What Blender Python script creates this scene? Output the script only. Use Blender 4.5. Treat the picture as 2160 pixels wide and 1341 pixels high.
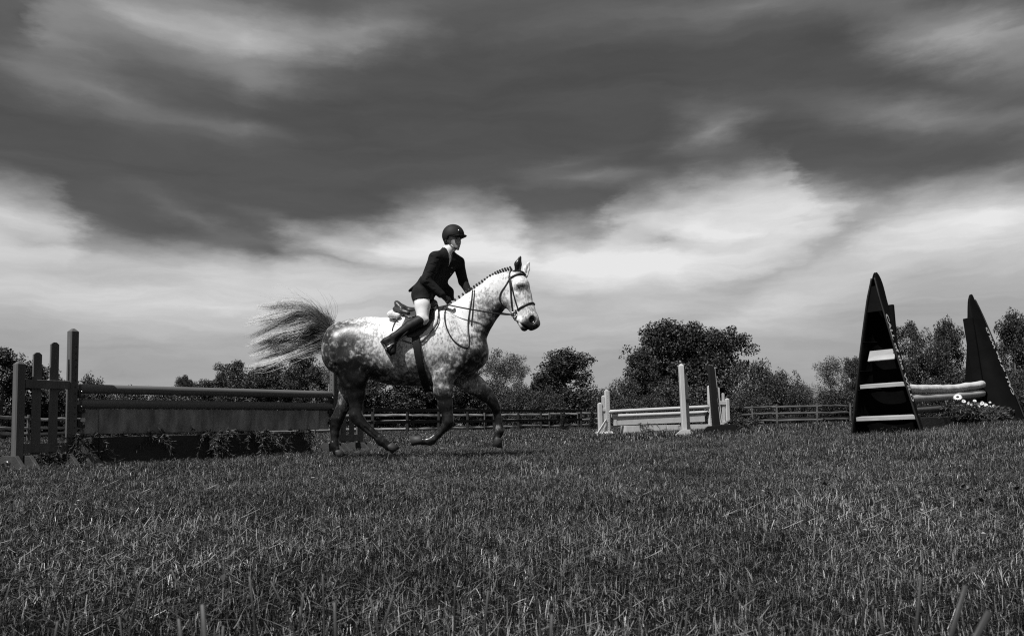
import bpy, bmesh, math, random
import numpy as np
from mathutils import Vector, Matrix, Euler

for _o in list(bpy.data.objects):
    bpy.data.objects.remove(_o)
scene = bpy.context.scene
COL = scene.collection
R = math.radians
rng = np.random.default_rng(11)
random.seed(11)

# ------------------------------------------------------------------ camera
FPX, CX, CY = 1680.0, 1080.0, 670.5          # focal length and centre in survey units
CAM = Vector((0.0, 0.0, 0.40))
PITCH, ROLL, SHIFT = R(4.0), R(1.0), 0.0495
_f = Vector((0, math.cos(PITCH), math.sin(PITCH)))
_u = Vector((0, -math.sin(PITCH), math.cos(PITCH)))
_r = Vector((1, 0, 0))
_up = _u * math.cos(ROLL) + _r * math.sin(ROLL)
_rt = _r * math.cos(ROLL) - _u * math.sin(ROLL)
cam_data = bpy.data.cameras.new('camera')
cam = bpy.data.objects.new('camera', cam_data)
COL.objects.link(cam)
cam.matrix_world = Matrix(((_rt.x, _up.x, -_f.x, CAM.x), (_rt.y, _up.y, -_f.y, CAM.y),
                           (_rt.z, _up.z, -_f.z, CAM.z), (0, 0, 0, 1)))
cam_data.sensor_width = 36.0
cam_data.lens = 28.0
cam_data.shift_y = SHIFT
cam_data.clip_start = 0.02
cam_data.clip_end = 5000.0
cam_data.dof.use_dof = True
cam_data.dof.focus_distance = 9.5
cam_data.dof.aperture_fstop = 15.0
scene.camera = cam


def ray(px, py):
    return _rt * ((px - CX) / FPX) + _up * ((CY - py) / FPX + SHIFT * 2160.0 / FPX) + _f


def at(px, py, Y):
    """point at distance Y in front of the camera, measured off the survey"""
    d = ray(px, py)
    return CAM + d * (Y / d.y)


# ------------------------------------------------------------------ world
SUN_DIR = Vector((-0.37, -0.45, 0.82)).normalized()
world = bpy.data.worlds.new('World')
scene.world = world
world.use_nodes = True
wn, wl = world.node_tree.nodes, world.node_tree.links
wn.clear()


def W(t, **kw):
    n = wn.new(t)
    for k, v in kw.items():
        setattr(n, k, v)
    return n


def wmath(op, a, b=None, c=None, clamp=False):
    n = W('ShaderNodeMath', operation=op)
    n.use_clamp = clamp
    for i, v in enumerate((a, b, c)):
        if v is None:
            continue
        if isinstance(v, (int, float)):
            n.inputs[i].default_value = v
        else:
            wl.new(v, n.inputs[i])
    return n.outputs[0]


tc = W('ShaderNodeTexCoord')
sep = W('ShaderNodeSeparateXYZ')
wl.new(tc.outputs['Generated'], sep.inputs[0])
az = wmath('ARCTAN2', sep.outputs[0], sep.outputs[1])
el = wmath('ARCSINE', sep.outputs[2])
comb = W('ShaderNodeCombineXYZ')
wl.new(az, comb.inputs[0])
wl.new(el, comb.inputs[1])
# the wind-drawn warp of the cloud edges
mp = W('ShaderNodeMapping')
mp.inputs['Scale'].default_value = (3.2, 9.0, 1)
wl.new(comb.outputs[0], mp.inputs[0])
wz = W('ShaderNodeTexNoise')
wz.inputs['Scale'].default_value = 1.5
wz.inputs['Detail'].default_value = 8
wz.inputs['Roughness'].default_value = 0.6
wl.new(mp.outputs[0], wz.inputs['Vector'])
sub = W('ShaderNodeVectorMath', operation='SUBTRACT')
wl.new(wz.outputs['Color'], sub.inputs[0])
sub.inputs[1].default_value = (0.5, 0.5, 0.5)
mul = W('ShaderNodeVectorMath', operation='MULTIPLY')
wl.new(sub.outputs[0], mul.inputs[0])
mul.inputs[1].default_value = (0.20, 0.065, 0.0)
addv = W('ShaderNodeVectorMath', operation='ADD')
wl.new(comb.outputs[0], addv.inputs[0])
wl.new(mul.outputs[0], addv.inputs[1])
P = addv.outputs[0]
sepw = W('ShaderNodeSeparateXYZ')
wl.new(P, sepw.inputs[0])


def el_of(py):
    d = ray(1080, py).normalized()
    return math.asin(d.z)


# brightness below and inside the cloud deck, by height above the horizon
TOP = R(60)


def height_ramp(stops, tail):
    rp = W('ShaderNodeValToRGB')
    rp.color_ramp.interpolation = 'B_SPLINE'
    cr = rp.color_ramp
    els = [(max(0.0, el_of(p) / TOP), v) for p, v in stops] + tail
    cr.elements[0].position, cr.elements[0].color = els[0][0], (els[0][1],) * 3 + (1,)
    cr.elements[1].position, cr.elements[1].color = els[-1][0], (els[-1][1],) * 3 + (1,)
    for p, v in els[1:-1]:
        e = cr.elements.new(p)
        e.color = (v, v, v, 1)
    wl.new(wmath('DIVIDE', sepw.outputs[1], TOP, clamp=True), rp.inputs[0])
    return rp.outputs[0]


low = height_ramp([(900, .30), (860, .34), (800, .335), (730, .35), (670, .44), (610, .55), (550, .58), (480, .57), (400, .58)], [(.5, .5), (1.0, .45)])
high = height_ramp([(700, .10), (560, .085), (430, .072), (300, .064), (150, .062), (0, .075)], [(.75, .15), (1.0, .19)])
# the ragged lower edge of the deck: (survey x, y)
EDGE = [(-900, 430), (-300, 400), (0, 402), (90, 425), (190, 500), (330, 520), (470, 524), (580, 538), (650, 514), (740, 492), (860, 452), (965, 436), (1060, 458),
        (1150, 512), (1230, 500), (1300, 440), (1400, 415), (1520, 372), (1600, 352), (1680, 360), (1740, 415), (1800, 432), (1880, 402), (2000, 398), (2160, 388),
        (2500, 420), (3200, 400)]
er = W('ShaderNodeValToRGB')
er.color_ramp.interpolation = 'EASE'
AZ0, AZ1, EL0, EL1 = R(-62), R(62), 0.0, R(40)
for k, (px, py) in enumerate(EDGE):
    d = ray(px, py).normalized()
    pos = (math.atan2(d.x, d.y) - AZ0) / (AZ1 - AZ0)
    v = (math.asin(d.z) - EL0) / (EL1 - EL0)
    if k == 0:
        e = er.color_ramp.elements[0]
    elif k == len(EDGE) - 1:
        e = er.color_ramp.elements[-1]
    else:
        e = er.color_ramp.elements.new(pos)
    e.position = pos
    e.color = (v, v, v, 1)
wl.new(wmath('DIVIDE', wmath('SUBTRACT', sepw.outputs[0], AZ0), AZ1 - AZ0, clamp=True), er.inputs[0])
edge = wmath('MULTIPLY_ADD', er.outputs[0], EL1 - EL0, EL0)
mrx = W('ShaderNodeMapRange', interpolation_type='SMOOTHSTEP')
wl.new(wmath('SUBTRACT', sepw.outputs[1], edge), mrx.inputs[0])
mrx.inputs[1].default_value, mrx.inputs[2].default_value = -0.042, 0.034
tt = mrx.outputs[0]
acc = wmath('ADD', low, wmath('MULTIPLY', tt, wmath('SUBTRACT', high, low)))
# cloud banks: (survey x, y, half length, half height, tilt in degrees, brightness)
BANKS = [
    (330, 40, 440, 120, -4, .28), (110, 80, 150, 110, 0, .14), (520, 80, 230, 85, -12, .24), (760, 70, 260, 60, 14, .20),
    (60, 40, 90, 80, 0, -.10), (210, 205, 420, 55, -6, .13), (500, 175, 80, 40, 0, .08), (480, 258, 130, 25, 0, .06),
    (2060, 75, 350, 85, -24, .30), (1560, 15, 600, 60, 0, .10), (1960, 235, 460, 60, -13, .13), (2110, 345, 260, 45, 10, .13),
    (1500, 270, 110, 60, 0, .18), (1240, 378, 200, 30, 3, .13), (1180, 350, 180, 22, 10, .05), (450, 455, 200, 24, -16, .06), (640, 485, 120, 26, -20, .14),
    (955, 505, 300, 60, 0, .26), (1270, 550, 400, 75, -2, .32), (1540, 475, 360, 85, 4, .30), (2060, 470, 400, 90, 4, .20), (1500, 680, 500, 60, 4, .05),
    (450, 645, 560, 80, -3, .18), (40, 465, 180, 60, -22, .06), (1640, 640, 420, 70, 12, .08), (1260, 690, 240, 50, 0, .06), (1640, 420, 170, 60, -8, .08),
    (720, 545, 280, 24, -6, -.30), (1390, 500, 190, 30, -3, -.42), (90, 500, 190, 30, -4, -.20), (150, 560, 240, 30, -2, -.10),
    (1690, 545, 420, 42, 22, -.20), (1930, 580, 330, 70, 0, -.17), (1130, 620, 300, 24, -3, -.13), (300, 590, 300, 24, -3, -.08), (1800, 480, 140, 60, 50, -.16),
    (1880, 700, 360, 60, 0, -.05), (900, 640, 240, 30, -2, -.06), (1500, 600, 200, 26, 8, -.08), (2120, 372, 230, 20, 3, -.03),
]
for px, py, sx, sy, ang, amp in BANKS:
    d = ray(px, py).normalized()
    m = W('ShaderNodeMapping', vector_type='TEXTURE')
    m.inputs['Location'].default_value = (math.atan2(d.x, d.y), math.asin(d.z), 0)
    m.inputs['Rotation'].default_value = (0, 0, R(ang))
    k = math.cos(math.atan2(d.x, d.y))
    m.inputs['Scale'].default_value = (sx * 1.35 / FPX * k * k, sy * 1.35 / FPX * k, 1)
    wl.new(P, m.inputs[0])
    g = W('ShaderNodeTexGradient', gradient_type='QUADRATIC_SPHERE')
    wl.new(m.outputs[0], g.inputs[0])
    acc = wmath('MULTIPLY_ADD', g.outputs['Fac'], amp * 0.95, acc)
# thin streaks everywhere, all round the sky
mp2 = W('ShaderNodeMapping')
mp2.inputs['Scale'].default_value = (2.2, 15.0, 1)
mp2.inputs['Rotation'].default_value = (0, 0, R(-2))
wl.new(P, mp2.inputs[0])
nz2 = W('ShaderNodeTexNoise')
nz2.inputs['Scale'].default_value = 2.0
nz2.inputs['Detail'].default_value = 9
nz2.inputs['Roughness'].default_value = 0.58
nz2.inputs['Distortion'].default_value = 0.4
wl.new(mp2.outputs[0], nz2.inputs['Vector'])
streak = wmath('MULTIPLY_ADD', nz2.outputs['Fac'], 0.8, 0.60)
cloud = wmath('MAXIMUM', wmath('MULTIPLY', acc, streak), 0.045)
# clear air between the banks: the daylight sky seen in monochrome
sky = W('ShaderNodeTexSky', sky_type='NISHITA')
sky.sun_disc = False
sky.sun_elevation = math.asin(SUN_DIR.z)
sky.sun_rotation = math.atan2(SUN_DIR.x, SUN_DIR.y)
bw = W('ShaderNodeRGBToBW')
wl.new(sky.outputs[0], bw.inputs[0])
air = wmath('MINIMUM', wmath('MULTIPLY', bw.outputs[0], 0.008), 0.05)
total = wmath('MULTIPLY', wmath('ADD', cloud, air), 10.0)
total = wmath('MINIMUM', total, 8.0)
bg = W('ShaderNodeBackground')
bg.inputs['Strength'].default_value = 0.1
wl.new(total, bg.inputs['Color'])
wo = W('ShaderNodeOutputWorld')
wl.new(bg.outputs[0], wo.inputs['Surface'])

# ------------------------------------------------------------------ sun, exposure
sun_data = bpy.data.lights.new('sun', 'SUN')
sun_data.energy = 5.0
sun_data.angle = R(0.5)
sun_data.color = (1.0, 0.995, 0.985)
sun = bpy.data.objects.new('sun', sun_data)
COL.objects.link(sun)
sun.rotation_euler = (-SUN_DIR).to_track_quat('-Z', 'Y').to_euler()
scene.view_settings.view_transform = 'Standard'
scene.view_settings.look = 'None'
scene.view_settings.exposure = 0.0
scene.view_settings.gamma = 1.0
scene.view_settings.use_curve_mapping = False
scene.render.engine = 'CYCLES'
scene.cycles.max_bounces = 6
scene.cycles.use_denoising = False
scene.cycles.pixel_filter_type = 'BLACKMAN_HARRIS'
scene.cycles.filter_width = 1.15

# ------------------------------------------------------------------ helpers
MATS = {}


def mat(name, val, rough=0.7, vary=0.25, scale=8.0, bump=0.0, bscale=None, stretch=(1, 1, 1), spec=0.35, attr=None,
        attr_mix=1.0, metal=0.0, coords='Object', sheen=0.0, detail=5.0, transm=0.0, knots=0.0):
    if name in MATS:
        return MATS[name]
    m = bpy.data.materials.new(name)
    m.use_nodes = True
    n, l = m.node_tree.nodes, m.node_tree.links
    b = n['Principled BSDF']
    b.inputs['Roughness'].default_value = rough
    b.inputs['Metallic'].default_value = metal
    b.inputs['Specular IOR Level'].default_value = spec
    t = n.new('ShaderNodeTexCoord')
    mp = n.new('ShaderNodeMapping')
    mp.inputs['Scale'].default_value = stretch
    l.new(t.outputs[coords], mp.inputs[0])
    nz = n.new('ShaderNodeTexNoise')
    nz.inputs['Scale'].default_value = scale
    nz.inputs['Detail'].default_value = detail
    nz.inputs['Roughness'].default_value = 0.6
    l.new(mp.outputs[0], nz.inputs['Vector'])
    mr = n.new('ShaderNodeMapRange')
    mr.inputs[1].default_value, mr.inputs[2].default_value = 0.25, 0.75
    mr.inputs[3].default_value, mr.inputs[4].default_value = 1 - vary, 1 + vary
    l.new(nz.outputs['Fac'], mr.inputs[0])
    mm = n.new('ShaderNodeMath')
    mm.operation = 'MULTIPLY'
    l.new(mr.outputs[0], mm.inputs[0])
    if attr:
        a = n.new('ShaderNodeAttribute')
        a.attribute_name = attr
        l.new(a.outputs['Fac'], mm.inputs[1])
    else:
        mm.inputs[1].default_value = val
    out = mm.outputs[0]
    if knots > 0:
        vo = n.new('ShaderNodeTexVoronoi')
        vo.inputs['Scale'].default_value = 3.0
        mk = n.new('ShaderNodeMapping')
        mk.inputs['Scale'].default_value = (stretch[0] * 1.4, stretch[1], stretch[2])
        l.new(t.outputs[coords], mk.inputs[0])
        l.new(mk.outputs[0], vo.inputs['Vector'])
        kr = n.new('ShaderNodeMapRange')
        kr.inputs[1].default_value, kr.inputs[2].default_value = 0.05, 0.11
        kr.inputs[3].default_value, kr.inputs[4].default_value = 1 - knots, 1.0
        l.new(vo.outputs['Distance'], kr.inputs[0])
        km = n.new('ShaderNodeMath')
        km.operation = 'MULTIPLY'
        l.new(out, km.inputs[0])
        l.new(kr.outputs[0], km.inputs[1])
        out = km.outputs[0]
    l.new(out, b.inputs['Base Color'])
    if bump > 0:
        nb = n.new('ShaderNodeTexNoise')
        nb.inputs['Scale'].default_value = bscale or scale * 3
        nb.inputs['Detail'].default_value = 4
        l.new(mp.outputs[0], nb.inputs['Vector'])
        bp = n.new('ShaderNodeBump')
        bp.inputs['Strength'].default_value = bump
        bp.inputs['Distance'].default_value = 0.02
        l.new(nb.outputs['Fac'], bp.inputs['Height'])
        l.new(bp.outputs[0], b.inputs['Normal'])
    MATS[name] = m
    return m


def tag(o, label=None, cat=None, group=None, kind=None):
    if label:
        o['label'] = label
    if cat:
        o['category'] = cat
    if group:
        o['group'] = group
    if kind:
        o['kind'] = kind
    return o


def thing(name, label, cat, mtx=None, group=None):
    o = bpy.data.objects.new(name, None)
    COL.objects.link(o)
    o.empty_display_size = 0.1
    if mtx is not None:
        o.matrix_world = mtx
    return tag(o, label, cat, group)


def link(name, me, parent=None, mtx=None):
    o = bpy.data.objects.new(name, me)
    COL.objects.link(o)
    if mtx is not None:
        o.matrix_local = mtx
    if parent is not None:
        o.parent = parent
    return o


def np_mesh(name, verts, faces, m, smooth=True, attrs=None):
    """verts (n,3), faces (k,3|4) arrays"""
    me = bpy.data.meshes.new(name)
    verts = np.asarray(verts, dtype=np.float32)
    faces = np.asarray(faces, dtype=np.int32)
    nv, (nf, k) = len(verts), faces.shape
    me.vertices.add(nv)
    me.vertices.foreach_set('co', verts.ravel())
    me.loops.add(nf * k)
    me.loops.foreach_set('vertex_index', faces.ravel())
    me.polygons.add(nf)
    me.polygons.foreach_set('loop_start', np.arange(0, nf * k, k, dtype=np.int32))
    me.polygons.foreach_set('loop_total', np.full(nf, k, dtype=np.int32))
    me.polygons.foreach_set('use_smooth', np.full(nf, bool(smooth)))
    me.update(calc_edges=True)
    me.validate()
    if attrs:
        for an, av in attrs.items():
            a = me.attributes.new(an, 'FLOAT', 'POINT')
            a.data.foreach_set('value', np.asarray(av, dtype=np.float32))
    me.materials.append(m)
    return me


def bm_mesh(name, bm, m, smooth=False):
    me = bpy.data.meshes.new(name)
    bm.normal_update()
    bm.to_mesh(me)
    bm.free()
    me.materials.append(m)
    if smooth:
        me.polygons.foreach_set('use_smooth', np.full(len(me.polygons), True))
    return me


def add_box(bm, c, s, bev=0.0, mtx=None, taper=None):
    """box centred at c with size s, chamfered edges"""
    r = bmesh.ops.create_cube(bm, size=1.0)
    vs = r['verts']
    for v in vs:
        t = 1.0
        if taper and v.co.z > 0:
            v.co.x *= taper[0]
            v.co.y *= taper[1]
        v.co = Vector((v.co.x * s[0], v.co.y * s[1], v.co.z * s[2]))
    if bev > 0:
        es = list({e for v in vs for e in v.link_edges})
        rb = bmesh.ops.bevel(bm, geom=es, offset=bev, segments=1, affect='EDGES', profile=0.5)
        vs = list({v for f in rb['faces'] for v in f.verts} | {v for v in vs if v.is_valid})
    M_ = Matrix.Translation(Vector(c)) @ (mtx or Matrix.Identity(4))
    for v in vs:
        v.co = M_ @ v.co
    return vs


def box_obj(name, c, s, m, parent, bev=0.006, rot=None, taper=None):
    bm = bmesh.new()
    add_box(bm, (0, 0, 0), s, bev, taper=taper)
    me = bm_mesh(name, bm, m)
    mt = Matrix.Translation(Vector(c)) @ (rot.to_matrix().to_4x4() if rot is not None else Matrix.Identity(4))
    return link(name, me, parent, mt)


def prism(bm, poly, y0, y1):
    """polygon given in (x, z) extruded from y0 to y1"""
    a = [bm.verts.new((x, y0, z)) for x, z in poly]
    b = [bm.verts.new((x, y1, z)) for x, z in poly]
    n = len(poly)
    bm.faces.new(a)
    bm.faces.new(b[::-1])
    for i in range(n):
        j = (i + 1) % n
        bm.faces.new((a[j], a[i], b[i], b[j]))
    bmesh.ops.recalc_face_normals(bm, faces=bm.faces)


def prism_obj(name, poly, y0, y1, m, parent, bev=0.004, mtx=None):
    bm = bmesh.new()
    prism(bm, poly, y0, y1)
    if bev:
        bmesh.ops.bevel(bm, geom=list(bm.edges), offset=bev, segments=1, affect='EDGES')
    return link(name, bm_mesh(name, bm, m), parent, mtx)


def tube_np(pts, rad, sides=8, caps=True, flat=1.0, ref=None):
    """tube along pts; rad scalar or array -> verts, quad faces"""
    pts = np.asarray(pts, float)
    n = len(pts)
    rad = np.full(n, rad, float) if np.isscalar(rad) else np.asarray(rad, float)
    tan = np.gradient(pts, axis=0)
    tan /= np.linalg.norm(tan, axis=1, keepdims=True) + 1e-9
    ref = np.array([0.13, 0.21, 0.97]) if ref is None else np.asarray(ref, float)
    e1 = np.cross(tan, ref)
    bad = np.linalg.norm(e1, axis=1) < 0.05
    e1[bad] = np.cross(tan[bad], [1, 0.1, 0])
    e1 /= np.linalg.norm(e1, axis=1, keepdims=True)
    e2 = np.cross(tan, e1)
    a = np.linspace(0, 2 * math.pi, sides, endpoint=False)
    V = pts[:, None, :] + rad[:, None, None] * (np.cos(a)[None, :, None] * e1[:, None, :] + flat * np.sin(a)[None, :, None] * e2[:, None, :])
    V = V.reshape(-1, 3)
    i = np.arange(n - 1)[:, None] * sides
    k = np.arange(sides)[None, :]
    k2 = (k + 1) % sides
    F = np.stack([i + k, i + k2, i + sides + k2, i + sides + k], -1).reshape(-1, 4)
    if caps:
        V = np.vstack([V, pts[0], pts[-1]])
        c0, c1 = len(V) - 2, len(V) - 1
        kk, kk2 = np.arange(sides), (np.arange(sides) + 1) % sides
        F = np.vstack([F, np.stack([kk2, kk, np.full(sides, c0), np.full(sides, c0)], -1),
                       np.stack([kk + (n - 1) * sides, kk2 + (n - 1) * sides, np.full(sides, c1), np.full(sides, c1)], -1)])
    return V, F


def fix_quads(F):
    """split caps (degenerate quads) off: returns list of faces for from_pydata"""
    return [tuple(dict.fromkeys(f)) for f in F.tolist()]


def tube_obj(name, pts, rad, m, parent=None, sides=8, flat=1.0, ref=None, smooth=True):
    V, F = tube_np(pts, rad, sides, True, flat, ref)
    me = bpy.data.meshes.new(name)
    me.from_pydata(V.tolist(), [], fix_quads(F))
    me.update()
    me.materials.append(m)
    if smooth:
        me.polygons.foreach_set('use_smooth', np.full(len(me.polygons), True))
    return link(name, me, parent)


def spline(pts, n):
    """Catmull-Rom through pts, n samples"""
    p = np.asarray(pts, float)
    p = np.vstack([2 * p[0] - p[1], p, 2 * p[-1] - p[-2]])
    t = np.linspace(0, len(p) - 3 - 1e-6, n)
    i = t.astype(int)
    f = (t - i)[:, None]
    a, b, c, d = p[i], p[i + 1], p[i + 2], p[i + 3]
    return 0.5 * ((2 * b) + (-a + c) * f + (2 * a - 5 * b + 4 * c - d) * f ** 2 + (-a + 3 * b - 3 * c + d) * f ** 3)


def sstep(a, b, x):
    t = np.clip((np.asarray(x, float) - a) / (b - a), 0, 1)
    return t * t * (3 - 2 * t)


# ------------------------------------------------------------------ terrain
def ground_z(x, y):
    x, y = np.asarray(x, float), np.asarray(y, float)
    z = 0.07 * (1 - sstep(0.8, 7.0, y))
    z = z + 0.28 * sstep(1.5, 8.0, x) * sstep(2, 10, y) * (1 - 0.85 * sstep(16, 30, y))
    z = z + 0.012 * np.sin(x * 1.7 + 0.6 * y) * np.cos(y * 1.3) * sstep(0, 3, y)
    return z


def ground():
    xs = np.concatenate([np.linspace(-900, -60, 12), np.linspace(-50, -12.4, 60), np.linspace(-12, 12, 161), np.linspace(12.4, 50, 60), np.linspace(60, 900, 12)])
    ys = np.concatenate([np.linspace(-300, -6, 8), np.linspace(-5, -.2, 12), np.linspace(0, 16, 161), np.linspace(16.4, 70, 130), np.linspace(80, 2500, 20)])
    X, Y = np.meshgrid(xs, ys)
    Z = ground_z(X, Y) - 0.008
    nx, ny = len(xs), len(ys)
    i = np.arange(ny - 1)[:, None] * nx
    j = np.arange(nx - 1)[None, :]
    F = np.stack([i + j, i + j + 1, i + nx + j + 1, i + nx + j], -1).reshape(-1, 4)
    m = mat('turf_soil', 0.012, 0.95, 0.5, 3.0, 0.6, 60, spec=0.1, coords='Object')
    o = link('ground', np_mesh('ground', np.stack([X, Y, Z], -1).reshape(-1, 3), F, m))
    tag(o, kind='structure')


ground()


def gz(x, y):
    return float(ground_z(x, y))

# ------------------------------------------------------------------ grass
def blade_batch(n, area, hmin, hmax, wmin, wmax, lie, r, segs=3):
    """n blades scattered in a disc -> verts, tris, tone"""
    ang = r.uniform(0, 2 * math.pi, n)
    rad = area * np.sqrt(r.uniform(0, 1, n))
    bx, by = rad * np.cos(ang), rad * np.sin(ang)
    h = r.uniform(hmin, hmax, n) * (0.75 + 0.5 * r.uniform(0, 1, n) ** 2)
    w = r.uniform(wmin, wmax, n) * 0.5
    yaw = r.uniform(0, 2 * math.pi, n)
    lean = np.abs(r.normal(0.22, 0.30, n))
    flat = r.uniform(0, 1, n) < lie
    lean = np.where(flat, r.uniform(1.1, 1.5, n), lean)
    bend = r.normal(0.16, 0.30, n)
    tone = np.where(r.uniform(0, 1, n) < 0.17, r.uniform(0.14, 0.68, n), r.uniform(0.003, 0.030, n))  # bright share paints glints into the blade colour
    tone = np.where(flat, r.uniform(0.02, 0.40, n) ** 1.2, tone)
    cut = r.uniform(0, 1, n) < 0.45
    dx, dy = np.cos(yaw), np.sin(yaw)
    face = yaw + math.pi / 2 + r.normal(0, 0.7, n)
    wx, wy = np.cos(face), np.sin(face)
    base_z = np.where(flat, r.uniform(0.015, 0.045, n), -0.01)
    V = np.zeros((n, (segs + 1) * 2, 3))
    px, py, pz = bx.copy(), by.copy(), base_z.copy()
    for s in range(segs + 1):
        t = s / segs
        ww = w * (1 - 0.30 * t) if s < segs else np.where(cut, w * 0.62, w * 0.06)
        V[:, 2 * s, 0], V[:, 2 * s, 1], V[:, 2 * s, 2] = px - wx * ww, py - wy * ww, pz
        V[:, 2 * s + 1, 0], V[:, 2 * s + 1, 1], V[:, 2 * s + 1, 2] = px + wx * ww, py + wy * ww, pz
        th = lean + bend * t
        px = px + dx * np.sin(th) * h / segs
        py = py + dy * np.sin(th) * h / segs
        pz = pz + np.maximum(np.cos(th), np.where(flat, -0.05, -0.6)) * h / segs
    k = (segs + 1) * 2
    F = []
    for s in range(segs):
        F.append([2 * s, 2 * s + 1, 2 * s + 3, 2 * s + 2])
    F = (np.arange(n)[:, None, None] * k + np.array(F)[None]).reshape(-1, 4)
    T = np.repeat(tone, k)
    return V.reshape(-1, 3), F, T


def grass_material():
    m = bpy.data.materials.new('grass_blade')
    m.use_nodes = True
    n, l = m.node_tree.nodes, m.node_tree.links
    b = n['Principled BSDF']
    b.inputs['Roughness'].default_value = 0.36
    b.inputs['Specular IOR Level'].default_value = 0.5
    a = n.new('ShaderNodeAttribute')
    a.attribute_name = 'tone'
    g = n.new('ShaderNodeNewGeometry')
    nz = n.new('ShaderNodeTexNoise')
    nz.inputs['Scale'].default_value = 1.3
    nz.inputs['Detail'].default_value = 7
    l.new(g.outputs['Position'], nz.inputs['Vector'])
    mr = n.new('ShaderNodeMapRange')
    mr.inputs[1].default_value, mr.inputs[2].default_value = 0.3, 0.7
    mr.inputs[3].default_value, mr.inputs[4].default_value = 0.24, 1.26
    l.new(nz.outputs['Fac'], mr.inputs[0])
    mm = n.new('ShaderNodeMath')
    mm.operation = 'MULTIPLY'
    l.new(a.outputs['Fac'], mm.inputs[0])
    l.new(mr.outputs[0], mm.inputs[1])
    l.new(mm.outputs[0], b.inputs['Base Color'])
    MATS['grass_blade'] = m
    return m


def build_grass():
    gm = grass_material()
    coll = bpy.data.collections.new('grass_tufts')      # tuft meshes that the lawn is scattered from
    r = np.random.default_rng(5)
    NEAR, FAR = 10, 6
    for i in range(NEAR):
        V, F, T = blade_batch(250, 0.14, 0.024, 0.055, 0.0010, 0.0024, 0.07, r)
        o = bpy.data.objects.new('a_tuft_%02d' % i, np_mesh('tuft', V, F, gm, False, {'tone': T}))
        coll.objects.link(o)
    for i in range(FAR):
        V, F, T = blade_batch(330, 0.50, 0.045, 0.095, 0.004, 0.009, 0.06, r, 2)
        o = bpy.data.objects.new('b_tuft_%02d' % i, np_mesh('tuft', V, F, gm, False, {'tone': T}))
        coll.objects.link(o)
    for i in range(4):                                   # taller mown stubs
        V, F, T = blade_batch(5, 0.06, 0.045, 0.085, 0.0018, 0.0035, 0.0, r)
        o = bpy.data.objects.new('c_tuft_%02d' % i, np_mesh('tuft', V, F, gm, False, {'tone': T}))
        coll.objects.link(o)

    def scatter(y0, y1, dens, margin):
        n = int(dens * (0.70 * (y1 * y1 - y0 * y0) + 2 * margin * (y1 - y0)))
        y = np.sqrt(r.uniform(y0 * y0, y1 * y1, n))
        x = r.uniform(-1, 1, n) * (0.70 * y + margin)
        return x, y
    xs, ys, idx, sc = [], [], [], []
    for y0, y1, dens, s0, s1 in ((0.25, 2.7, 300, .56, .98), (2.2, 6.2, 140, .75, 1.22), (5.6, 15.0, 50, 1.0, 1.6)):
        x, y = scatter(y0, y1, dens, 0.35)
        xs.append(x); ys.append(y); idx.append(r.integers(0, NEAR, len(x)))
        sc.append(r.uniform(s0, s1, len(x)))
    x, y = scatter(13.5, 66.0, 3.4, 1.0)
    xs.append(x); ys.append(y); idx.append(NEAR + r.integers(0, FAR, len(x)))
    sc.append(r.uniform(0.8, 1.25, len(x)))
    x, y = scatter(1.2, 12.0, 2.5, 0.3)
    xs.append(x); ys.append(y); idx.append(NEAR + FAR + r.integers(0, 4, len(x)))
    sc.append(r.uniform(0.7, 1.15, len(x)))
    xs, ys, idx, sc = map(np.concatenate, (xs, ys, idx, sc))
    # height patches across the lawn
    pt = 0.98 + 0.16 * np.sin(xs * 2.1 + 1.3 * np.sin(ys * 1.7)) * np.sin(ys * 2.6 + 0.8 * np.sin(xs * 1.3))
    pt = pt + 0.20 * np.sin(xs * 8.3 + 2.1 * np.sin(ys * 3.1)) * np.sin(ys * 7.1 + 1.7 * np.sin(xs * 4.3))
    sc = sc * pt
    me = bpy.data.meshes.new('grass')
    P3 = np.stack([xs, ys, ground_z(xs, ys)], -1).astype(np.float32)
    me.vertices.add(len(xs))
    me.vertices.foreach_set('co', P3.ravel())
    for nm, ty, v in (('variant', 'INT', idx), ('yaw', 'FLOAT', r.uniform(0, 6.28, len(xs))), ('size', 'FLOAT', sc)):
        a = me.attributes.new(nm, ty, 'POINT')
        a.data.foreach_set('value', np.asarray(v, np.int32 if ty == 'INT' else np.float32))
    me.materials.append(gm)
    o = link('grass', me)
    tag(o, 'mown meadow grass covering the riding field', 'grass', kind='stuff')
    ng = bpy.data.node_groups.new('grass_scatter', 'GeometryNodeTree')
    ng.interface.new_socket('Geometry', in_out='INPUT', socket_type='NodeSocketGeometry')
    ng.interface.new_socket('Geometry', in_out='OUTPUT', socket_type='NodeSocketGeometry')
    N, L = ng.nodes, ng.links
    gi, go = N.new('NodeGroupInput'), N.new('NodeGroupOutput')
    ci = N.new('GeometryNodeCollectionInfo')
    ci.inputs['Collection'].default_value = coll
    ci.inputs['Separate Children'].default_value = True
    ci.inputs['Reset Children'].default_value = True

    def na(nm, ty):
        q = N.new('GeometryNodeInputNamedAttribute')
        q.data_type = ty
        q.inputs['Name'].default_value = nm
        return [s for s in q.outputs if s.enabled and s.name == 'Attribute'][0]
    ip = N.new('GeometryNodeInstanceOnPoints')
    L.new(gi.outputs[0], ip.inputs['Points'])
    L.new(ci.outputs[0], ip.inputs['Instance'])
    ip.inputs['Pick Instance'].default_value = True
    L.new(na('variant', 'INT'), ip.inputs['Instance Index'])
    cx = N.new('ShaderNodeCombineXYZ')
    L.new(na('yaw', 'FLOAT'), cx.inputs[2])
    L.new(cx.outputs[0], ip.inputs['Rotation'])
    L.new(na('size', 'FLOAT'), ip.inputs['Scale'])
    L.new(ip.outputs[0], go.inputs[0])
    md = o.modifiers.new('scatter', 'NODES')
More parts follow.
